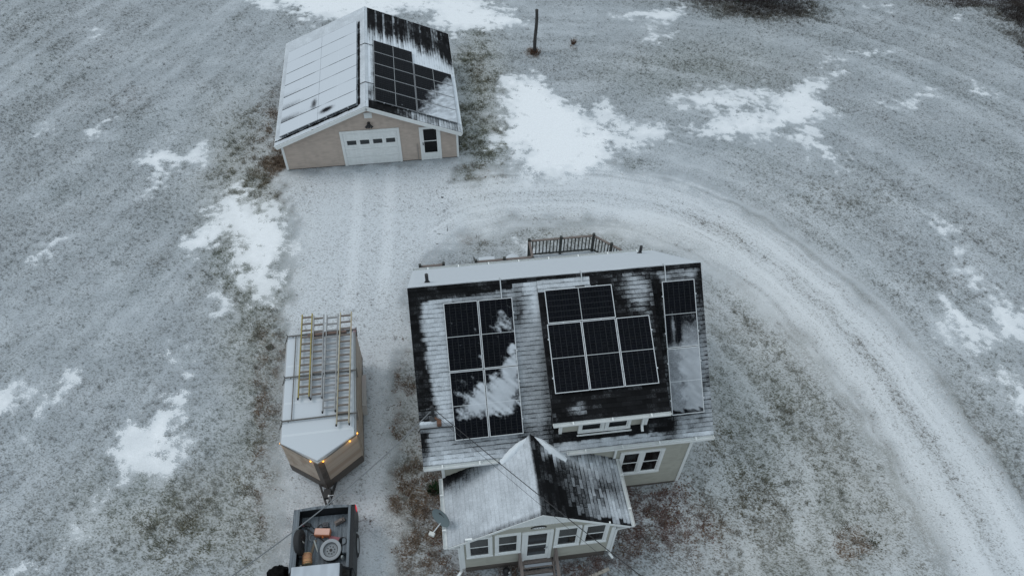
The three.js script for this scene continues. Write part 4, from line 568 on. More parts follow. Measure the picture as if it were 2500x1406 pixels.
{
  const g = 0.022, sp = (a, b, ca, cb, ra, rb) => gauss(a, b, ca, cb, ra, rb);
  // driveway-side array of the house: two by two, portrait
  const l1 = [[0, 0, PW, PH, 1], [PW + g, 0, PW, PH, 1], [0, PH + g, PW, PH, 1], [PW + g, PH + g, PW, PH, 1]], AU = 2 * PW + g, AV = 2 * PH + g;
  const s1 = (a, b, st, cl) => {
    let n = -0.24 + 0.55 * (st - 0.5) + 1.4 * (cl - 0.5);
    n += 0.85 * sp(a, b, 1.75, 0.72, 0.34, 0.42) + 0.75 * sp(a, b, 1.98, 1.6, 0.16, 0.6) + 0.45 * sp(a, b, 1.0, 1.6, 0.08, 0.6);
    n += 1.6 * sp(a, b, 1.62, 2.95, 0.62, 0.72) + 1.0 * sp(a, b, 1.9, 2.2, 0.25, 0.35) + 1.25 * sp(a, b, 0.85, 3.1, 0.42, 0.5) + 0.95 * sp(a, b, 0.4, 3.4, 0.32, 0.3);
    return n - 0.75 * sst(3.5, 3.8, b);
  };
  panelArray(FM, house, 1.0418, 0.5493, AU, AV, l1, arrayTexture(AU, AV, 512, 1024, l1, s1, 400, 0.80, 0.2, 1.05), mat.frame, ['bare dark solar panel next to the driveway-side roof edge, just below the ridge', 'ridge-side solar panel with snow flecks, inner column of the driveway-side block of four', 'solar panel above the eave and beside the driveway-side roof edge, half snowy', 'solar panel mostly buried in snow, above the porch valley on the main roof'], 'solar panels on the house roof');
  // narrow column at the other end
  const l3 = [[0, 0, PW, PH, 1], [0, PH + g, PW, PH, 1]];
  const s3 = (a, b, st, cl) => -0.3 + 0.62 * sst(0.75, 1.5, b + 0.5 * (cl - 0.5)) * sst(0.25, 0.6, a + 0.25 * (cl - 0.5)) + 0.7 * sp(a, b, 0.25, 1.35, 0.07, 0.65) + 0.62 * sst(1.8, 2.2, b) * (1 - sst(0.25, 0.6, a) * 0.4) + 0.25 * sst(1.0, 2, b) - 0.5 * sp(a, b, 0.42, 1.55, 0.1, 0.45) - 0.75 * sst(4.0, 4.14, b + 0.25 * (st - 0.5)) + 0.22 * (cl - 0.5);
  panelArray(FM, house, 1.0418 + 6.815, 0.4874, PW, AV, l3, arrayTexture(PW, AV, 320, 1024, l3, s3, 420, 0.62, 0.0, 0.95), mat.frame, ['half-clear solar panel by the ridge in the single column past the dormer', 'frosted grey solar panel, lower of the single column past the dormer'], 'solar panels on the house roof');
  // dormer: one lying panel above three upright ones
  const BU = 3 * PW + 2 * g, BV = PW + PH + g, l2 = [[0.04, 0, PH, PW, 0], [0, PW + g, PW, PH, 1], [PW + g, PW + g, PW, PH, 1], [2 * (PW + g), PW + g, PW, PH, 1]];
  const s2 = (a, b, st, cl) => -0.42 + 0.95 * (st - 0.45) * sst(0.4, 0.75, cl) + 0.45 * sp(a, b, 0.6, 0.55, 0.5, 0.35) + 0.3 * sp(a, b, 1.95, 0.55, 0.15, 0.2) + 0.2 * sp(a, b, 3.0, 1.8, 0.4, 0.5) + 0.2 * sp(a, b, 0.1, 1.4, 0.1, 0.2);
  panelArray(FD, house, 4.103 - DX0, 1.406 - PW - g, BU, BV, l2, arrayTexture(BU, BV, 768, 768, l2, s2, 440), mat.frame, ['solar panel lying crosswise at the top of the dormer roof', 'upright solar panel on the dormer, at its driveway-side edge', 'upright solar panel on the dormer, middle of three', 'upright solar panel on the dormer, beside the snow-streaked bare strip'], 'solar panels on the house roof');
  // garage, slope towards the lawn: columns of five and four lying panels. u runs back from the doors, v down the slope
  const gl = 0.02, CU = 5 * PW + 4 * gl, CV = 2 * PH + 0.03, l4 = [], n4 = [], ord = ['first', 'second', 'third', 'fourth', 'fifth', 'sixth', 'seventh'];
  for (let c = 0; c < 2; c++) for (let r = 0; r < (c ? 4 : 5); r++) { l4.push([r * (PW + gl), c * (PH + 0.03), PW, PH, 1]); n4.push(`dark solar panel in ${ord[r]} row from the garage doors, ${c ? 'lower column above the eave' : 'column next to the ridge'}`); }
  const s4 = (a, b, st, cl) => -0.3 + 1.25 * sst(1.5, 3.5, b - 0.42 * a + 0.6 * (cl - 0.5) + 0.45) * sst(4.2, 2.6, a - 0.35 * Math.max(0, b - 3.0)) * sst(2.08, 2.14, b) + 0.25 * (st - 0.5) - 0.15 + 0.8 * sp(a, b, 0.25, 1.35, 0.06, 0.12) + 0.6 * sp(a, b, 4.9, 1.95, 0.05, 0.15) + 0.55 * sp(a, b, 3.7, 4.0, 0.4, 0.25) * cl;
  panelArray(FGR, garage, 0.5555, 0.42, CU, CV, l4, arrayTexture(CU, CV, 768, 640, l4, s4, 460, 0.9, 0.05, 0.9), mat.midFrame, n4, 'dark solar panels on the garage slope');
  // garage, the other slope: seven rows of two, buried in snow
  const DU = 7 * PW + 6 * gl, l5 = [], n5 = [];
  for (let c = 0; c < 2; c++) for (let r = 0; r < 7; r++) { l5.push([DU - PW - r * (PW + gl), c * (PH + 0.03), PW, PH, 1]); n5.push(`snow-buried solar panel in ${ord[r]} row from the garage doors, ${c ? 'lower column above the eave' : 'column next to the ridge'}`); }
  const s5 = (a, b, st, cl) => { const f = DU - a, p = PW + gl, row = f / p - Math.floor(f / p), seam = Math.min(row, 1 - row) * p; // seams between the rows lie open in places
    return 1.0 - 0.28 * (vn(f * 1.1, b * 0.6, 487) - 0.3) * sst(6, 2, f) - (0.62 + 0.6 * sst(1.6, 3.2, b) * sst(6.5, 3.5, f)) * sst(0.034, 0.012, seam) * (0.5 + vn(b * 2.2, Math.round(f / p), 486)) - 0.5 * sst(2.0, 3.9, b) * sst(0.2, 0.98, 1 - row) * sst(5.5, 2.0, f) * sst(0.4, 1.2, f) - 0.95 * sp(f, b, 0.55, 1.62, 0.22, 0.42) - 0.75 * sp(f, b, 1.5, 2.35, 0.5, 0.2) + 0.1 * (cl - 0.5); };
  panelArray(FGL, garage, GL - 0.37 - DU, 0.41, DU, CV, l5, arrayTexture(DU, CV, 1280, 640, l5, s5, 480, 0.93, 0.1, 0.8, 0), mat.darkFrame, n5, 'snow-buried solar panels on the garage slope', 0.1, true);
}
// ---------------------------------------------------------------- enclosed trailer
const TX = -6.2, TZ = -11.1, TY = 0.16;
const local = (ox, oz, yaw) => (x, y, z) => V3(ox + Math.cos(yaw) * x + Math.sin(yaw) * z, y, oz - Math.sin(yaw) * x + Math.cos(yaw) * z);
const toTrailer = local(TX, TZ, TY);
const grime = tex(512, 256, (s, t, o) => { // cream paint with road dirt thrown up in spatters
  const n = fbm(s * 7, t * 7, 500), f = vn(s * 120, t * 110, 503), d = sst(0.42, 0.85, n * 0.75 + f * 0.25 + 0.10), k = 0.92 + 0.16 * f;
  o[0] = mix(0.46, 0.32, d) * k; o[1] = mix(0.385, 0.24, d) * k; o[2] = mix(0.315, 0.18, d) * k;
});
const cream = new THREE.MeshStandardMaterial({ map: grime, roughness: 0.5 }), guard = new THREE.MeshStandardMaterial({ map: grainTex(0.075, 0.062, 0.053, 510, 0.6, 40, 40), roughness: 0.6 });
const amber = new THREE.MeshStandardMaterial({ color: 0xff9a20, emissive: new THREE.Color().setRGB(1, 0.5, 0.08), emissiveIntensity: 1.8, roughness: 0.3 }), redLamp = new THREE.MeshStandardMaterial({ color: 0xc01020, emissive: new THREE.Color().setRGB(1, 0.06, 0.1), emissiveIntensity: 0.28, roughness: 0.3 });
function wheel(parent, name, x, y, z, r, w, rimMat = mat.alu, lay = false) {
  const prof = [[r * 0.62, -w / 2], [r * 0.9, -w / 2], [r * 0.985, -w * 0.36], [r, -w * 0.2], [r, w * 0.2], [r * 0.985, w * 0.36], [r * 0.9, w / 2], [r * 0.62, w / 2]].map(p => new THREE.Vector2(...p));
  const place = g => (lay ? g : g.rotateZ(Math.PI / 2)).translate(x, y, z), t = part(parent, name, place(new THREE.LatheGeometry(prof, 32)), mat.rubber);
  const rim = [[0.02, w * 0.3], [r * 0.2, w * 0.3], [r * 0.3, w * 0.22], [r * 0.5, w * 0.18], [r * 0.58, w * 0.3], [r * 0.64, w * 0.5], [r * 0.64, -w * 0.5], [0.02, -w * 0.3]].map(p => new THREE.Vector2(...p));
  part(t, 'rim', place(new THREE.LatheGeometry(rim, 28)), rimMat); return t;
}
{
  const o = thing('cargo_trailer', 'cream V-nose cargo trailer with snowy roof, ladder rack and lit amber markers', 'trailer', [TX, 0, TZ], TY);
  const plan = k => [[-1.24 + k, -5.38 + k], [-1.24 + k, -0.9 + k * 0.6], [0, -k * 1.2], [1.24 - k, -0.9 + k * 0.6], [1.24 - k, -5.38 + k]];
  part(o, 'body', merge([prismY(plan(0), 0.46, 2.33)].map(g => { const p = g.attributes.position, uv = g.attributes.uv; for (let i = 0; i < p.count; i++) uv.setXY(i, (p.getX(i) * 0.7 + p.getZ(i)) * 0.5, (p.getY(i) - 0.4) / 2); return g; })), cream);
  part(o, 'roof', merge([prismY(plan(-0.012), 2.30, 2.345), prismY(plan(0.03), 2.345, 2.365)]), M(0.36, 0.37, 0.38, 0.5));
  { // crowned sheet of snow with soft edges
    const s = new THREE.ExtrudeGeometry(shapeOf(plan(0.075).map(q => [q[0], -q[1]])), { depth: 0.02, bevelEnabled: true, bevelSize: 0.035, bevelThickness: 0.03, bevelSegments: 4, steps: 1 }).rotateX(-Math.PI / 2).translate(0, 2.372, 0);
    const m = part(o, 'snow_cover', s, mat.snow); m.userData.kind = 'stuff';
    part(o, 'roof_bow', merge([-1.1, -2.35, -3.9].map(z => beam(V3(-1.16, 2.418, z), V3(1.16, 2.418, z), 0.09, 0.012))), M(0.55, 0.585, 0.62, 0.9));
  }
  const nose = s => { // dark stone guard on the lower nose, lapping round on to the side
    const a = V3(s * 1.245, 0, -0.9), b = V3(0, 0, 0.002), d = b.clone().sub(a).normalize(), n = V3(-d.z * -s, 0, d.x * -s).multiplyScalar(-1), q = new Quads(), off = 0.012;
    const nn = V3(s * 0.587, 0, 0.81), A = a.clone().addScaledVector(nn, off), B = b.clone().addScaledVector(nn, off);
    const pts = [[A, 0.44], [B, 0.44], [B, 0.86], [A, 0.86]].map(([p, y]) => V3(p.x, y, p.z)); const back = pts.map(p => p.clone().addScaledVector(nn, -off * 1.5));
    if (s > 0) { q.quad(pts[1], pts[0], pts[3], pts[2]); q.quad(pts[2], pts[3], back[3], back[2]); q.quad(pts[0], pts[1], back[1], back[0]); } else { q.quad(pts[0], pts[1], pts[2], pts[3]); q.quad(pts[3], pts[2], back[2], back[3]); q.quad(pts[1], pts[0], back[0], back[1]); }
    part(o, 'stone_guard', q.build(), guard);
  };
  nose(-1); nose(1);
  part(o, 'nose_post', prismY([[-0.17, -0.1], [0, 0.028], [0.17, -0.1], [0.12, -0.2], [-0.12, -0.2]], 0.86, 2.27), guard);
  part(o, 'edge_trim', merge([beam(V3(-1.25, 2.29, -5.38), V3(-1.25, 2.29, -0.9), 0.02, 0.07), beam(V3(1.25, 2.29, -5.38), V3(1.25, 2.29, -0.9), 0.02, 0.07), beam(V3(-1.25, 2.29, -0.895), V3(0, 2.29, 0.012), 0.02, 0.06), beam(V3(1.25, 2.29, -0.895), V3(0, 2.29, 0.012), 0.02, 0.06)]), M(0.16, 0.15, 0.14, 0.5));
  part(o, 'skirt', merge([beam(V3(-1.245, 0.5, -5.36), V3(-1.245, 0.5, -0.92), 0.014, 0.16), beam(V3(1.245, 0.5, -5.36), V3(1.245, 0.5, -0.92), 0.014, 0.16)]), M(0.12, 0.105, 0.095, 0.6));
  part(o, 'side_door', merge([RB(1.24, 1.256, 0.62, 2.15, -1.95, -1.15, 0.006), RB(1.256, 1.27, 1.2, 1.3, -1.9, -1.82, 0.005)]), cream);
  part(o, 'chassis', merge([BB(-1.0, 1.0, 0.34, 0.455, -5.3, -0.8), beam(V3(-0.36, 0.46, -0.5), V3(0, 0.46, 0.72), 0.07, 0.1), beam(V3(0.36, 0.46, -0.5), V3(0, 0.46, 0.72), 0.07, 0.1), RB(-0.12, 0.14, 0.46, 0.6, 0.05, 0.4, 0.03)]), mat.black);
  part(o, 'coupler', merge([RB(-0.06, 0.06, 0.44, 0.56, 0.7, 0.98, 0.02), rod(V3(0.12, 0.3, 0.5), V3(0.12, 0.95, 0.5), 0.035, 10), rod(V3(0.12, 0.95, 0.5), V3(0.28, 0.95, 0.5), 0.015, 8)]), mat.alu);
  part(o, 'jack_foot', merge([rod(V3(0.12, 0.02, 0.5), V3(0.12, 0.32, 0.5), 0.025, 8), BB(0.04, 0.2, 0.0, 0.02, 0.42, 0.58)]), mat.black);
  for (const s of [-1, 1]) {
    for (const z of [-3.2, -4.05]) wheel(o, 'wheel', s * 1.13, 0.36, z, 0.36, 0.2);
    part(o, 'fender', merge([RB(s > 0 ? 1.24 : -1.42, s > 0 ? 1.42 : -1.24, 0.76, 0.79, -4.3, -2.95, 0.012), beam(V3(s * 1.33, 0.775, -2.96), V3(s * 1.33, 0.5, -2.72), 0.18, 0.02), beam(V3(s * 1.33, 0.775, -4.29), V3(s * 1.33, 0.5, -4.53), 0.18, 0.02)]), M(0.35, 0.34, 0.33, 0.4, { metalness: 0.4 }));
  }
  const lampAt = (name, x, y, z, m) => part(o, name, new THREE.SphereGeometry(0.034, 12, 8).scale(1, 0.7, 1).translate(x, y, z), m);
  for (const [x, y, z] of [[-1.255, 2.25, -0.95], [1.262, 2.27, -0.97], [1.02, 2.27, -0.71], [0.16, 2.27, -0.085], [-0.24, 2.27, -0.14]]) lampAt('marker_light', x, y, z, amber);
  lampAt('marker_light', 1.27, 2.3, -5.3, redLamp).userData.label = 'red marker light at the rear corner';
  const rack = [], dark = M(0.11, 0.105, 0.10, 0.6);
  for (const [z, c] of [[-5.2, 0], [-3.38, 1], [-1.62, 2]]) {
    const g = [rod(V3(-1.18, 2.5, z), V3(1.3, 2.5, z), 0.028, 10)]; for (const s of [-1, 1]) g.push(rod(V3(s > 0 ? 1.3 : -1.18, 2.5, z), V3(s * 1.3, 2.28, z + 0.16), 0.022, 8), rod(V3(s > 0 ? 1.3 : -1.18, 2.49, z), V3(s > 0 ? 1.32 : -1.2, 2.62, z), 0.018, 8), rod(V3(s * 1.0, 2.36, z), V3(s * 1.0, 2.5, z), 0.02, 8));
    part(o, 'rack_bar', merge(g), dark);
  }
  part(o, 'rack_bar', merge([rod(V3(-0.88, 2.49, -5.2), V3(-0.88, 2.49, -1.62), 0.018, 8)]), dark);
  part(o, 'rack_bar', rod(V3(-0.45, 2.5, -5.15), V3(0.95, 2.5, -5.15), 0.06, 10), M(0.16, 0.11, 0.095, 0.85), 'rust brown roller on the rack');
  const pl = new THREE.PointLight(new THREE.Color().setRGB(1, 0.1, 0.15), 0.06, 4); pl.position.set(1.32, 2.33, -5.34); o.add(pl);
  for (const [x, z] of [[0.2, 0.0], [-0.28, -0.06], [1.06, -0.62], [-1.33, -0.9], [1.34, -0.92]]) { const a = new THREE.PointLight(new THREE.Color().setRGB(1, 0.55, 0.12), 0.05, 4); a.position.set(x, 2.25, z); o.add(a); }
}
function ladder(label, x, w, z0, z1, railMat, rungMat, yaw = 0, wide = 1) { // lies on the rack, z0 rear end, z1 front end
  const p = toTrailer(x + w / 2, 2.53, (z0 + z1) / 2), o = thing('ladder', label, 'ladder', [p.x, p.y, p.z], TY + yaw, 'ladders on the trailer rack'), l = z1 - z0, n = Math.round(l / 0.305);
  for (const s of [-1, 1]) { const X = s * (w / 2 - 0.014); const r = part(o, 'rail', merge([BB(X - 0.006, X + 0.006, 0, 0.075, -l / 2, l / 2), BB(X - (s > 0 ? 0.034 : 0), X + (s > 0 ? 0 : 0.034), 0, 0.006, -l / 2, l / 2), BB(X - (s > 0 ? 0.034 : 0), X + (s > 0 ? 0 : 0.034), 0.069, 0.075, -l / 2, l / 2)]), railMat); part(r, 'foot', RB(X - 0.025, X + 0.025, -0.005, 0.08, l / 2 - 0.01, l / 2 + 0.05, 0.01), mat.rubber); }
  for (let i = 0; i < n; i++) { const z = -l / 2 + 0.15 + i * (l - 0.3) / (n - 1); part(o, 'rung', new THREE.CylinderGeometry(0.027, 0.027, w - 0.03, 10).scale(1, 1, 1.5).rotateZ(Math.PI / 2).translate(0, 0.038, z), rungMat); }
  return o;
}
{
  const yellow = M(0.29, 0.235, 0.07, 0.6), silver = M(0.27, 0.275, 0.28, 0.5, { metalness: 0.3 }), tan = M(0.36, 0.32, 0.23, 0.6), rung = M(0.135, 0.112, 0.098, 0.6);
  ladder('yellow fibreglass ladder on the trailer rack, farthest from the house', -0.70, 0.42, -6.1, -2.42, yellow, rung);
  ladder('short grey ladder on the rack, touching the yellow one', -0.27, 0.42, -6.0, -2.36, silver, rung);
  ladder('long aluminium ladder on the rack between grey and tan ones', 0.18, 0.46, -5.97, -1.77, silver, M(0.22, 0.22, 0.225, 0.5), -0.018);
  ladder('longest ladder on the rack, with tan rails, on the house side', 0.66, 0.46, -6.0, -1.2, tan, rung, -0.022);
}

// ---------------------------------------------------------------- pickup truck and its load
const UY = 0.122, toTruck0 = local(-5.9, -8, UY), uo = toTruck0(0.17, 0, 0), toTruck = local(uo.x, uo.z, UY);
{
  const o = thing('pickup_truck', 'dark grey pickup hitched to the trailer, snow on its cab roof', 'pickup truck', [uo.x, 0, uo.z], UY);
  const paint = new THREE.MeshPhysicalMaterial({ color: new THREE.Color().setRGB(0.012, 0.0135, 0.016), roughness: 0.45, specularIntensity: 0.5 });
  const dusted = new THREE.MeshStandardMaterial({ map: tex(256, 256, (s, t, p) => { const c = sst(0.05, 1.0, 0.4 * vn(s * 9, t * 2.5, 520) + 0.3 * vn(s * 30, t * 9, 522) + 0.3 * vn(s * 90, t * 90, 521)); p[0] = mix(0.045, 0.21, c); p[1] = mix(0.055, 0.24, c); p[2] = mix(0.066, 0.27, c); }), roughness: 0.8 });
  for (const s of [-1, 1]) {
    const side = [[-2.05, 0.5], [-2.1, 0.62], [-2.1, 1.22], [-2.02, 1.29], [0.0, 1.29], [0.0, 0.42], [-0.55, 0.42]]; for (let i = 0; i <= 10; i++) { const a = i / 10 * Math.PI; side.push([-1.05 + 0.46 * Math.cos(a), 0.42 + 0.46 * Math.sin(a)]); } side.push([-1.55, 0.42], [-2.0, 0.42]);
    part(o, 'bed_side', prismX(side, s > 0 ? 0.80 : -0.98, s > 0 ? 0.98 : -0.80), paint);
    part(o, 'bed_rail', RB(s > 0 ? 0.775 : -0.975, s > 0 ? 0.86 : -0.775, 1.28, 1.315, -2.06, -0.02, 0.012), dusted);
    part(o, 'wheel_arch', RB(s > 0 ? 0.56 : -0.8, s > 0 ? 0.8 : -0.56, 0.8, 1.02, -1.5, -0.6, 0.06), dusted);
    const tl = part(o, 'tail_light', RB(s > 0 ? 0.88 : -1.0, s > 0 ? 1.0 : -0.88, 0.85, 1.16, -2.12, -1.98, 0.03), redLamp); tl.userData.label = 'glowing red tail light';
    for (const z of [-1.05, 2.6]) wheel(o, 'wheel', s * 0.86, 0.39, z, 0.39, 0.26);
    part(o, 'mirror', merge([RB(s > 0 ? 1.06 : -1.28, s > 0 ? 1.28 : -1.06, 1.22, 1.46, 1.45, 1.6, 0.04), beam(V3(s * 0.9, 1.25, 1.55), V3(s * 1.1, 1.3, 1.55), 0.05, 0.05)]), mat.black);
    const pl = new THREE.PointLight(new THREE.Color().setRGB(1, 0.08, 0.12), 0.04, 4); pl.position.set(s * 1.04, 1.1, -2.16); o.add(pl);
  }
  const curve = []; for (let i = 0; i <= 12; i++) { const x = -0.87 + i * 0.145; curve.push([x, -2.06 - 0.06 * (1 - (x / 0.87) ** 2)]); } for (let i = 12; i >= 0; i--) { const x = -0.87 + i * 0.145; curve.push([x, -1.99 - 0.03 * (1 - (x / 0.87) ** 2)]); }
  const gate = part(o, 'tailgate', prismY(curve, 0.72, 1.27), paint); part(gate, 'gate_cap', prismY(curve, 1.27, 1.30), dusted);
  const floor = [BB(-0.8, 0.8, 0.74, 0.79, -2.0, -0.02)]; for (let i = 0; i < 12; i++) floor.push(BB(-0.74 + i * 0.13, -0.68 + i * 0.13, 0.79, 0.8, -1.98, -0.05)); part(o, 'bed_floor', merge(floor), dusted);
  part(o, 'bulkhead', BB(-0.8, 0.8, 0.74, 1.29, -0.06, -0.01), paint);
  part(o, 'bumper', merge([RB(-0.95, 0.95, 0.48, 0.66, -2.3, -2.1, 0.05), BB(-0.06, 0.06, 0.42, 0.5, -2.45, -2.1)]), M(0.2, 0.21, 0.22, 0.4, { metalness: 0.5 }));
  part(o, 'chassis', BB(-0.7, 0.7, 0.35, 0.6, -2.0, 3.3), mat.black);
  part(o, 'cab_body', merge([prismX([[0.02, 0.45], [0.02, 1.25], [1.85, 1.25], [1.95, 1.2], [3.2, 1.12], [3.32, 0.95], [3.32, 0.5], [3.06, 0.45]], -0.97, 0.97)]), paint);
  { const q = new Quads(), b = [[-0.92, 1.25, 0.03], [0.92, 1.25, 0.03], [0.92, 1.25, 1.9], [-0.92, 1.25, 1.9]].map(p => V3(...p)), t = [[-0.74, 1.86, 0.16], [0.74, 1.86, 0.16], [0.72, 1.86, 1.2], [-0.72, 1.86, 1.2]].map(p => V3(...p)); for (let i = 0; i < 4; i++) { const j = (i + 1) % 4; q.quad(b[j], b[i], t[i], t[j]); } q.quad(t[3], t[2], t[1], t[0]); part(o, 'cab_window', q.build(), mat.glass); }
  part(o, 'cab_roof', RB(-0.77, 0.77, 1.83, 1.93, 0.06, 1.28, 0.05, 3), paint);
  part(o, 'cab_pillar', merge([[-1, 0.03, 0.16], [1, 0.03, 0.16], [-1, 0.95, 0.72], [1, 0.95, 0.72], [-1, 1.9, 1.2], [1, 1.9, 1.2]].map(([s, a, b]) => beam(V3(s * 0.925, 1.24, a), V3(s * 0.745, 1.87, b), 0.05, 0.07))), paint);
  { const g = new RoundedBoxGeometry(1.44, 0.05, 1.2, 3, 0.024), p = g.attributes.position; for (let i = 0; i < p.count; i++) if (p.getY(i) > 0) p.setY(i, p.getY(i) + 0.012 * vn(p.getX(i) * 6, p.getZ(i) * 6, 530)); g.computeVertexNormals(); const m = part(o, 'snow_cover', g.translate(-0.02, 1.945, 0.66), new THREE.MeshStandardMaterial({ map: tex(128, 128, (s, t, q) => { const c = 0.8 + 0.2 * vn(s * 14, t * 3, 531); q[0] = 0.44 * c; q[1] = 0.48 * c; q[2] = 0.53 * c; }), roughness: 0.95 })); m.userData.kind = 'stuff'; }
  part(o, 'hood', RB(-0.88, 0.88, 1.1, 1.2, 1.95, 3.2, 0.05), dusted);
  for (const s of [-1, 1]) part(o, 'headlight', RB(s * 0.72 - 0.16, s * 0.72 + 0.16, 0.8, 1.0, 3.25, 3.36, 0.03), M(0.5, 0.52, 0.55, 0.15));
}
{ // load in the bed; floor at 0.80
  const G = 'things lying in the pickup bed', W = (x, y, z) => { const p = toTruck(x - 0.17, y, z); return [p.x, p.y, p.z]; }, frost = M(0.22, 0.235, 0.25, 0.8);
  { const o = thing('spare_wheel', 'snow-dusted spare wheel lying flat in the pickup bed', 'wheel', W(0.40, 0.81, -0.76), UY + 0.2, G);
    const t = wheel(o, 'tyre', 0, 0.13, 0, 0.345, 0.21, frost, true); o.rotation.x = 0.12;
    part(o, 'snow_cover', new THREE.TorusGeometry(0.285, 0.058, 8, 36).scale(1, 1, 0.3).rotateX(Math.PI / 2).translate(0, 0.238, 0), M(0.30, 0.32, 0.34, 0.95)).userData.kind = 'stuff';
    part(o, 'hub_hole', rod(V3(0, 0.17, 0), V3(0, 0.2, 0), 0.05, 14), mat.black); for (let i = 0; i < 8; i++) { const a = i / 8 * 6.283; part(o, 'stud_hole', rod(V3(0.115 * Math.cos(a), 0.17, 0.115 * Math.sin(a)), V3(0.115 * Math.cos(a), 0.192, 0.115 * Math.sin(a)), 0.019, 8), mat.black); } }
  { const o = thing('tyre', 'black tyre standing against the inner wall of the pickup bed', 'tyre', W(-0.50, 0.80, -1.0), UY, G); wheel(o, 'tread', 0, 0.40, 0, 0.40, 0.2, mat.black); o.rotation.z = 0.12; part(o, 'label_strip', BB(0.101, 0.104, 0.3, 0.48, -0.02, 0.02), M(0.6, 0.6, 0.58)); }
  { const o = thing('fuel_can', 'orange plastic can with frosted top in the pickup bed', 'fuel can', W(0.09, 0.80, -1.37), UY - 0.12, G);
    part(o, 'body', RB(-0.26, 0.26, 0, 0.22, -0.125, 0.125, 0.045, 3), M(0.50, 0.18, 0.09, 0.5)); part(o, 'frost', RB(-0.24, 0.24, 0.2, 0.232, -0.105, 0.105, 0.014), M(0.62, 0.38, 0.31, 0.9)); part(o, 'spout', rod(V3(0.02, 0.1, 0.1), V3(0.03, 0.14, 0.17), 0.03, 10), M(0.55, 0.18, 0.06, 0.5)); }
  { const o = thing('cord_coil', 'coil of orange cord on a drum beside the cab', 'cord coil', W(-0.34, 0.80, -0.52), UY + 0.1, G); for (let i = 0; i < 9; i++) part(o, 'winding', new THREE.TorusGeometry(0.13 + 0.012 * hash(i, 1, 9), 0.02, 8, 24).rotateX(0.1 * (hash(i, 2, 9) - 0.5)).translate(0, 0.155, -0.16 + i * 0.036), M(0.55, 0.27 + 0.06 * hash(i, 4, 9), 0.16, 0.7)); part(o, 'drum', rod(V3(0, 0.155, -0.2), V3(0, 0.155, 0.16), 0.125, 18), M(0.48, 0.42, 0.26, 0.7)); }
  { const o = thing('shovel', 'long-handled shovel with dull red blade lying across the bed', 'shovel', W(0.2, 0.82, -1.2), UY, G); part(o, 'handle', rod(V3(-0.78, 0.05, -0.5), V3(0.26, 0.0, 0.36), 0.018, 10), mat.black); part(o, 'grip', rod(V3(-0.86, 0.055, -0.56), V3(-0.74, 0.05, -0.47), 0.03, 10), M(0.16, 0.06, 0.07)); part(o, 'blade', RB(0.08, 0.46, 0.0, 0.03, -0.12, 0.22, 0.012).rotateY(-0.3), M(0.26, 0.09, 0.11, 0.6)); }
  single('wood_block', merge([RB(-0.17, 0.17, 0, 0.1, -0.07, 0.07, 0.01), RB(-0.15, 0.1, 0.1, 0.16, -0.05, 0.05, 0.01)]), mat.wood, 'brown wooden block in the bed corner by the tail light', 'wood block', W(0.61, 0.80, -1.72), UY + 0.45, G);
  single('small_box', RB(-0.09, 0.09, 0, 0.09, -0.06, 0.06, 0.012), mat.black, 'small black box with snow, far side of the pickup bed', 'box', W(-0.42, 0.80, -1.72), UY - 0.3, G);
  single('tool_case', merge([RB(-0.09, 0.09, 0, 0.07, -0.08, 0.08, 0.01), RB(-0.04, 0.04, 0.07, 0.09, -0.03, 0.03, 0.008)]), M(0.06, 0.062, 0.07, 0.6), 'black tool case just behind the orange can', 'tool case', W(0.15, 0.80, -1.66), UY, G);
  single('caulk_tube', merge([rod(V3(0, 0.03, -0.2), V3(0, 0.03, 0.14), 0.028, 12), rod(V3(0, 0.03, 0.14), V3(0, 0.03, 0.22), 0.02, 8, 0.006)]), M(0.5, 0.52, 0.5, 0.6), 'pale caulk tube beside the spare wheel', 'tube', W(-0.12, 0.80, -0.98), UY + 0.35, G);
  single('bottle', new THREE.LatheGeometry([[0, 0], [0.05, 0], [0.052, 0.02], [0.052, 0.15], [0.02, 0.2], [0.02, 0.24], [0, 0.24]].map(p => new THREE.Vector2(...p)), 14), M(0.6, 0.65, 0.66, 0.4), 'white bottle between spare wheel and cab', 'bottle', W(0.76, 0.80, -0.5), UY, G);
  single('pry_bar', rod(V3(-0.36, 0.04, 0), V3(0.36, 0.04, 0.08), 0.018, 8), mat.alu, 'grey metal bar lying along the cab wall', 'bar', W(0.25, 0.80, -0.32), UY, G);
  single('bucket', merge([new THREE.LatheGeometry([[0, 0.01], [0.1, 0], [0.125, 0.24], [0.13, 0.24], [0.13, 0.26], [0.115, 0.26], [0.1, 0.02], [0, 0.02]].map(p => new THREE.Vector2(...p)), 20)]), M(0.05, 0.052, 0.055, 0.6, { side: THREE.DoubleSide }), 'dark open bucket squeezed between spare wheel and bed side', 'bucket', W(0.76, 0.80, -0.98), UY, G);
  single('strap', new THREE.TubeGeometry(new THREE.CatmullRomCurve3([[-0.3, 0.02, -0.1], [-0.12, 0.03, 0.06], [0.05, 0.02, -0.08], [0.16, 0.03, 0.1], [0.34, 0.02, 0.02]].map(p => V3(...p))), 40, 0.014, 6), M(0.04, 0.04, 0.045, 0.8), 'black strap snaking across the bed floor', 'strap', W(-0.05, 0.80, -1.62), UY, G);
  single('board_offcut', RB(-0.04, 0.04, 0, 0.03, -0.3, 0.3, 0.006), M(0.2, 0.16, 0.12, 0.9), 'brown board offcut beside the standing tyre', 'board', W(-0.22, 0.80, -0.9), UY - 0.25, G);
  single('wooden_stick', RB(-0.03, 0.03, 0, 0.2, -0.03, 0.03, 0.01), M(0.45, 0.42, 0.34), 'short pale post in the bed corner by the tyre', 'stick', W(-0.52, 0.80, -0.33), UY, G);
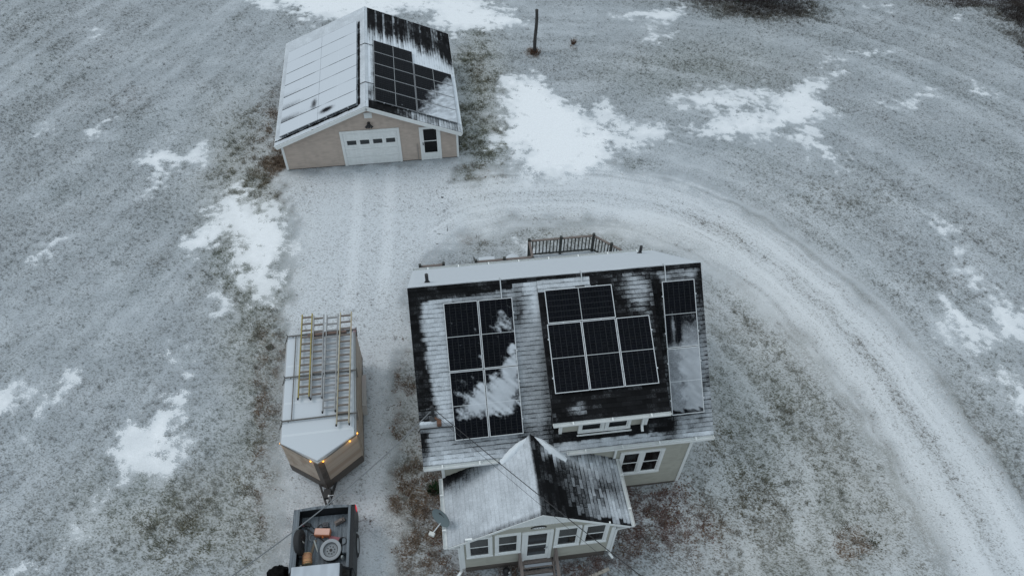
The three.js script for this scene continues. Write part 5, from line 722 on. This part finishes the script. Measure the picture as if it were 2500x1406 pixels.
  single('wire_ring', new THREE.TorusGeometry(0.11, 0.016, 8, 28).rotateX(Math.PI / 2).translate(0, 0.02, 0), frost, 'thin grey ring of wire beside the standing tyre', 'wire', W(-0.25, 0.805, -1.28), UY, G);
}
{ // black sack beside the cab
  const g = new THREE.IcosahedronGeometry(1, 5), p = g.attributes.position; for (let i = 0; i < p.count; i++) { const x = p.getX(i), y = p.getY(i), z = p.getZ(i), n = 1 + 0.3 * (vn(x * 4 + 9, z * 4 + y * 3, 540) - 0.5) + 0.22 * (vn(x * 11, z * 11 + y * 9, 541) - 0.5); p.setXYZ(i, x * n * 0.37, (Math.max(-0.75, y) * n + 0.75) * 0.34, z * n * 0.34); } g.computeVertexNormals();
  const w = mergeVertices(g.deleteAttribute('normal') || g, 1e-4); w.computeVertexNormals();
  single('rubbish_sack', w, new THREE.MeshPhysicalMaterial({ color: 0x050506, roughness: 0.7, specularIntensity: 0.2 }), 'full black sack on the snow beside the truck', 'sack', [-7.3, 0, -8.18]);
}

// ---------------------------------------------------------------- back deck, steps and fittings of the house
{
  const o = thing('back_deck', 'weathered timber deck with railing behind the house', 'deck', [HX, 0, HZ], HY), f = 0.42, t = 1.42;
  const flo = [[0.2, -6.15], [0.2, -4.0], [8.9, -4.0], [8.9, -6.2], [8.45, -6.6], [7.8, -7.24], [4.95, -7.24], [4.95, -6.15]];
  const inside = (x, z) => { let s = false; for (let i = 0, j = flo.length - 1; i < flo.length; j = i++) { const a = flo[i], b = flo[j]; if ((a[1] > z) !== (b[1] > z) && x < (b[0] - a[0]) * (z - a[1]) / (b[1] - a[1]) + a[0]) s = !s; } return s; };
  for (let z = -7.2; z < -4.05; z += 0.145) { let a = null; for (let x = 0.1; x < 9.1; x += 0.02) { const k = inside(x, z + 0.07); if (k && a === null) a = x; if (!k && a !== null) { const b = part(o, 'deck_board', RB(a, x, f - 0.03, f, z, z + 0.138, 0.004, 1), mat.wood); part(b, 'snow_cover', RB(a + 0.01, x - 0.01, f, f + 0.022, z + 0.004, z + 0.134, 0.008, 1), mat.snow).userData.kind = 'stuff'; a = null; } } }
  part(o, 'joist', merge([BB(0.22, 8.88, 0.2, 0.38, -4.06, -4.02), BB(0.22, 4.93, 0.2, 0.385, -6.14, -6.1), BB(4.98, 7.78, 0.2, 0.385, -7.22, -7.18), BB(4.96, 5.0, 0.2, 0.385, -7.18, -4.1)]), mat.darkWood);
  const top = x => x < 4.9 ? 1.56 : t, post = (x, z) => part(o, 'post', RB(x - 0.055, x + 0.055, 0, top(x) + 0.1, z - 0.055, z + 0.055, 0.008), mat.darkWood);
  const run = (x0, z0, x1, z1) => {
    const h = top(Math.min(x0, x1)), a = V3(x0, h - 0.03, z0), b = V3(x1, h - 0.03, z1), l = a.distanceTo(b), d = b.clone().sub(a).normalize(), n = Math.max(1, Math.round(l / 0.155));
    part(o, 'top_rail', beam(a.clone().addScaledVector(d, 0.055), b.clone().addScaledVector(d, -0.055), 0.1, 0.04), mat.wood); part(o, 'bottom_rail', beam(V3(x0, f + 0.12, z0), V3(x1, f + 0.12, z1), 0.04, 0.07), mat.darkWood);
    for (let i = 1; i < n; i++) { const p = a.clone().lerp(b, i / n); part(o, 'baluster', RB(p.x - 0.022, p.x + 0.022, f + 0.1, h - 0.045, p.z - 0.022, p.z + 0.022, 0.004, 1), mat.darkWood); }
  };
  for (const [x, z] of [[0.2, -6.12], [1.18, -6.12], [2.53, -6.12], [3.73, -6.12], [4.95, -6.12], [4.95, -7.2], [6.35, -7.2], [7.8, -7.2], [8.45, -6.56], [0.2, -4.15]]) post(x, z);
  run(0.2, -6.12, 1.18, -6.12); run(0.2, -6.12, 0.2, -4.15); run(2.53, -6.12, 3.73, -6.12); run(3.73, -6.12, 4.95, -6.12); run(4.95, -6.12, 4.95, -7.2); run(4.95, -7.2, 6.35, -7.2); run(6.35, -7.2, 7.8, -7.2); run(7.8, -7.2, 8.45, -6.56); run(8.45, -6.56, 8.85, -6.16);
  part(o, 'stair_rail', beam(V3(2.53, 1.5, -6.12), V3(2.5, 0.95, -6.9), 0.05, 0.08), mat.darkWood);
  for (const [y, z0] of [[0.26, -6.5], [0.1, -6.86]]) { const s = part(o, 'stair_tread', RB(1.22, 2.5, y - 0.04, y, z0, z0 + 0.34, 0.008), mat.wood); part(s, 'snow_cover', RB(1.24, 2.48, y, y + 0.035, z0 + 0.02, z0 + 0.32, 0.015), mat.snow).userData.kind = 'stuff'; }
  part(o, 'stair_stringer', merge([beam(V3(1.24, 0.3, -6.14), V3(1.24, 0.02, -6.9), 0.04, 0.16), beam(V3(2.48, 0.3, -6.14), V3(2.48, 0.02, -6.9), 0.04, 0.16)]), mat.darkWood);
  const pw = (x, z) => { const p = toHouse(x, 0, z); return [p.x, 0, p.z]; };
  { const q = thing('garden_chest', 'low snow-covered chest on the ground behind the deck rail', 'chest', pw(3.1, -7.25), HY); part(q, 'body', RB(-0.34, 0.34, 0, 0.3, -0.2, 0.2, 0.02), mat.wood); part(q, 'snow_cover', RB(-0.36, 0.36, 0.3, 0.35, -0.22, 0.22, 0.022), mat.snow).userData.kind = 'stuff'; }
  { const q = thing('planter', 'round snow-capped planter behind the deck rail', 'planter', pw(4.25, -7.2), HY); part(q, 'pot', new THREE.LatheGeometry([[0, 0], [0.22, 0], [0.3, 0.3], [0.33, 0.3], [0.33, 0.34], [0, 0.34]].map(p => new THREE.Vector2(...p)), 24), mat.stone); part(q, 'snow_cover', new THREE.SphereGeometry(0.32, 20, 10).scale(1, 0.16, 1).translate(0, 0.345, 0), mat.snow).userData.kind = 'stuff'; }
}
{ // front steps
  const p = toHouse(3.3, 0, 6.15), o = thing('front_steps', 'weathered wooden steps with two railing posts below the front door', 'steps', [p.x, 0, p.z], HY);
  for (const [y, z] of [[0.56, 0.0], [0.40, 0.28], [0.24, 0.56], [0.1, 0.84]]) { part(o, 'tread', RB(-0.5, 0.5, y - 0.04, y, z, z + 0.13, 0.006), mat.wood); const t = part(o, 'tread', RB(-0.5, 0.5, y - 0.04, y, z + 0.14, z + 0.27, 0.006), mat.wood); part(t, 'snow_cover', RB(-0.42, 0.47, y, y + 0.01, z + 0.15, z + 0.235, 0.004, 1), M(0.34, 0.36, 0.39, 0.95)).userData.kind = 'stuff'; part(o, 'riser', BB(-0.48, 0.48, Math.max(0.01, y - 0.17), y - 0.04, z + 0.015, z + 0.035), mat.darkWood); }
  for (const s of [-1, 1]) { part(o, 'stringer', beam(V3(s * 0.52, 0.5, 0.05), V3(s * 0.52, 0.03, 1.05), 0.045, 0.24), mat.wood); part(o, 'railing_post', RB(s * 0.57 - 0.045, s * 0.57 + 0.045, 0, 1.3, 0.06, 0.15, 0.008), mat.wood); part(o, 'railing_post', RB(s * 0.57 - 0.045, s * 0.57 + 0.045, 0, 0.95, 1.0, 1.09, 0.008), mat.wood); part(o, 'handrail', beam(V3(s * 0.57, 1.33, 0.0), V3(s * 0.57, 0.96, 1.12), 0.1, 0.04), mat.wood); }
  const q = toHouse(5.1, 0, 6.72); const pl = thing('plank', 'pale plank lying on the leaves beside the front steps', 'plank', [q.x, 0, q.z], HY + 0.27); part(pl, 'board', RB(-0.58, 0.58, 0.01, 0.05, -0.06, 0.06, 0.008), M(0.42, 0.38, 0.33, 0.9)); part(pl, 'end_block', BB(0.3, 0.4, 0, 0.03, -0.05, 0.05), mat.wood);
  const b = toHouse(2.3, 0, 6.28); const ct = thing('canister', 'small black canister on the ground against the porch foundation', 'canister', [b.x, 0, b.z], HY); part(ct, 'body', new THREE.LatheGeometry([[0, 0], [0.1, 0], [0.11, 0.03], [0.11, 0.26], [0.06, 0.32], [0, 0.33]].map(v => new THREE.Vector2(...v)), 18), mat.black); part(ct, 'tag', BB(0.06, 0.12, 0.2, 0.26, 0.06, 0.1), M(0.6, 0.6, 0.6));
}
{ // satellite dish on the porch eave
  const p = toHouse(0.72, 2.52, 5.5), o = thing('satellite_dish', 'grey satellite dish clamped to the porch roof edge', 'satellite dish', [p.x, p.y, p.z], HY);
  const c = document.createElement('canvas'); c.width = c.height = 256; const x = c.getContext('2d'); x.fillStyle = '#6d7a7e'; x.fillRect(0, 0, 256, 256); x.save(); x.translate(128, 74); x.fillStyle = '#14191d'; x.font = 'italic bold 40px sans-serif'; x.fillRect(-52, -6, 62, 17); x.fillRect(-12, 2, 62, 13); x.beginPath(); x.ellipse(-26, -2, 26, 15, 0.2, 0, 7); x.fill(); x.restore();
  const t = new THREE.CanvasTexture(c); t.colorSpace = THREE.SRGBColorSpace;
  const g = new THREE.CircleGeometry(0.33, 40), q = []; const R = 0.33, disc = new THREE.PlaneGeometry(0.66, 0.66, 28, 28), ps = disc.attributes.position; for (let i = 0; i < ps.count; i++) { let a = ps.getX(i), b = ps.getY(i); const m = Math.max(Math.abs(a), Math.abs(b)), l = Math.hypot(a, b) || 1; a *= m / l; b *= m / l; ps.setXYZ(i, a, b * 1.12, 0.32 * (a * a + b * b)); } disc.computeVertexNormals();
  const turn = new THREE.Matrix4().makeRotationFromEuler(new THREE.Euler(-0.2, -0.72, 0, 'YXZ')).setPosition(-0.3, 0.36, -0.1);
  const back = disc.clone().translate(0, 0, -0.012);
  part(o, 'dish', disc.applyMatrix4(turn), new THREE.MeshStandardMaterial({ map: t, roughness: 0.6, side: THREE.DoubleSide })); part(o, 'dish_back', back.applyMatrix4(turn), M(0.2, 0.22, 0.23, 0.6, { side: THREE.DoubleSide }));
  const v = (a, b, d) => V3(a, b, d).applyMatrix4(turn);
  part(o, 'arm', rod(v(0, -0.3, 0), v(-0.02, -0.42, 0.36), 0.02, 8), mat.alu); part(o, 'receiver', RB(-0.09, 0.09, -0.06, 0.06, -0.06, 0.06, 0.02).applyMatrix4(new THREE.Matrix4().makeRotationY(-0.5).setPosition(v(-0.02, -0.42, 0.4))), M(0.55, 0.56, 0.54, 0.6));
  part(o, 'mast', merge([rod(v(0, -0.05, -0.02), V3(-0.02, 0.2, -0.02), 0.022, 10), rod(V3(-0.02, 0.2, -0.02), V3(0.06, -0.06, -0.02), 0.022, 10), RB(-0.04, 0.16, -0.075, -0.045, -0.1, 0.06, 0.01)]), mat.alu);
}
{ // service mast, drop wires
  const at = FM.at(0.43, 4.0), p = toHouse(at.x, at.y, at.z), o = thing('service_mast', 'short dark service mast with rusty bracket on the scoured roof edge', 'mast', [p.x, p.y - 0.03, p.z], HY);
  part(o, 'pipe', rod(V3(0, 0, 0), V3(0, 0.62, 0), 0.03, 12), mat.black); part(o, 'weatherhead', merge([new THREE.SphereGeometry(0.06, 14, 10).translate(0, 0.63, 0), rod(V3(0, 0.62, 0), V3(0.12, 0.56, 0.06), 0.035, 10)]), mat.black); part(o, 'bracket', merge([beam(V3(0, 0.1, 0), V3(0.2, 0.02, 0.14), 0.06, 0.03), RB(0.1, 0.24, -0.14, 0.04, 0.08, 0.24, 0.02)]), M(0.14, 0.07, 0.045, 0.8)); part(o, 'flashing', new THREE.CylinderGeometry(0.05, 0.13, 0.12, 16).translate(0, 0.06, 0), mat.drip);
  const head = V3(p.x, p.y + 0.56, p.z);
  const wire = (a, b, sag, r, m, label) => { const c = []; for (let i = 0; i <= 24; i++) { const t = i / 24, v = a.clone().lerp(b, t); v.y -= sag * 4 * t * (1 - t); c.push(v); } single('overhead_wire', new THREE.TubeGeometry(new THREE.CatmullRomCurve3(c), 60, r, 6), m, label, 'wire'); };
  const far = V3(4.62, 7, -4.84);
  wire(head.clone().add(V3(0.1, -0.02, 0.06)), far, 0.12, 0.011, M(0.015, 0.016, 0.018, 0.6), 'black power line running from the roof mast over the porch');
  wire(head.clone().add(V3(0.1, -0.22, 0.1)), far.clone().add(V3(-0.12, -0.3, 0.1)), 0.14, 0.005, M(0.03, 0.032, 0.035, 0.6), 'thin wire strung just under the black power line');
  wire(head.clone().add(V3(-0.05, -0.2, 0.0)), V3(-7.44, 6, -5.59), 0.5, 0.016, M(0.16, 0.17, 0.18, 0.8), 'grey cable sagging from the roof mast above trailer hitch and truck');
}

// ---------------------------------------------------------------- yard
{
  const bark = new THREE.MeshStandardMaterial({ map: grainTex(0.05, 0.048, 0.047, 560, 0.8, 30, 5), roughness: 0.95 });
  const g = new THREE.CylinderGeometry(0.085, 0.105, 2.72, 16, 14), p = g.attributes.position; for (let i = 0; i < p.count; i++) { const y = p.getY(i); p.setX(i, p.getX(i) + 0.03 * Math.sin(y * 2.1) + 0.012 * (vn(y * 5, i, 561) - 0.5)); } g.computeVertexNormals();
  const o = thing('wooden_post', 'tall dark wooden post standing alone in the lawn', 'post', [1.097, 0, -39.34]); part(o, 'trunk', g.translate(0, 1.36, 0), bark);
  const weeds = (name, label, x, z, n, h, spread, mt, seed) => { const R = rng(seed), q = new Quads(); for (let i = 0; i < n; i++) { const a = R() * 6.28, r = R() * spread, l = h * (0.5 + 0.5 * R()), b = a + R() - 0.5, bx = Math.cos(a) * r, bz = Math.sin(a) * r, tx = bx + Math.cos(b) * l * 0.45, tz = bz + Math.sin(b) * l * 0.45, w = 0.014; q.quad(V3(bx - w, 0, bz), V3(bx + w, 0, bz), V3(tx + w * 0.4, l, tz), V3(tx - w * 0.4, l, tz)); q.quad(V3(bx, 0, bz - w), V3(bx, 0, bz + w), V3(tx, l, tz + w * 0.4), V3(tx, l, tz - w * 0.4)); } const t = thing(name, label, 'weeds', [x, 0, z]); part(t, 'stalks', q.build(), mt); };
  const brown = M(0.17, 0.10, 0.07, 0.95, { side: THREE.DoubleSide }), olive = M(0.10, 0.10, 0.06, 0.95, { side: THREE.DoubleSide });
  weeds('dry_weeds', 'tuft of brown dry weeds at the foot of the tall post', 1.1, -39.2, 90, 0.35, 0.3, brown, 11);
  weeds('dry_weeds', 'small rust brown weed clump alone in the lawn past the post', 3.43, -40.3, 45, 0.36, 0.10, brown, 12);
  weeds('dry_weeds', 'patch of olive weeds in the lawn inside the track bend', 12.35, -9.75, 90, 0.09, 0.42, olive, 13);
  weeds('dry_weeds', 'green weeds against the house side under the eave', -2.6, -11.35, 160, 0.22, 0.22, M(0.03, 0.085, 0.03, 0.95, { side: THREE.DoubleSide }), 14);
  const lid = thing('utility_lid', 'small dark diamond-set lid in the grass beside the trailer', 'lid', [-9.73, 0, -17.33], 0.75); part(lid, 'frame', RB(-0.15, 0.15, 0, 0.03, -0.15, 0.15, 0.01), mat.stone); part(lid, 'cover', RB(-0.12, 0.12, 0.03, 0.04, -0.12, 0.12, 0.004), M(0.035, 0.035, 0.025, 0.8));
}
function conifer(label, x, z, h, rad, seed) {
  const R = rng(seed), o = thing('spruce_tree', label, 'tree', [x, 0, z], R() * 6, 'dark evergreens at the edge of the yard');
  part(o, 'trunk', new THREE.CylinderGeometry(0.04, 0.22, h, 12).translate(0, h / 2, 0), mat.darkWood);
  const q = new Quads(), limbs = [];
  for (let y = 1.5; y < h - 0.2; y += 0.30) {
    const r = rad * Math.pow(1 - y / h, 0.8) * (0.85 + 0.3 * R()), n = Math.max(5, Math.round(r * 4.5));
    for (let i = 0; i < n; i++) {
      const a = i / n * 6.283 + R() * 0.8, l = r * (0.75 + 0.4 * R()), dx = Math.cos(a), dz = Math.sin(a), tipY = y - l * 0.28;
      limbs.push(rod(V3(0, y, 0), V3(dx * l, tipY, dz * l), 0.022, 4, 0.006));
      for (let k = 0; k < 13; k++) { const t = 0.15 + 0.85 * k / 12, px = dx * l * t, py = y + (tipY - y) * t, pz = dz * l * t; for (const s of [-1, 1]) { const w = (0.30 * (1.1 - t * 0.6)) * (0.7 + 0.6 * R()), b = a + s * (0.7 + 0.5 * R()), e = V3(px + Math.cos(b) * w * 1.3, py - 0.1 - 0.12 * R(), pz + Math.sin(b) * w * 1.3); q.tri(V3(px, py, pz), V3(px + dx * 0.12, py + 0.02, pz + dz * 0.12), e); q.tri(V3(px, py + 0.03, pz), V3(px, py - 0.09, pz), e); } }
    }
  }
  part(o, 'crown', q.build(), M(0.03, 0.04, 0.03, 0.95, { side: THREE.DoubleSide })); part(o, 'limbs', merge(limbs), mat.darkWood);
}
conifer('dark spruce whose low boughs hang over bare litter beyond the lawn', 14.6, -48.6, 9, 4.0, 31);
conifer('dark spruce at the far corner of the yard, taller of two', 34.2, -49.2, 10, 4.2, 32);
conifer('dark spruce at the far corner of the yard, shorter of two', 38.4, -44.4, 8, 4.2, 33);

renderer.render(scene, camera);
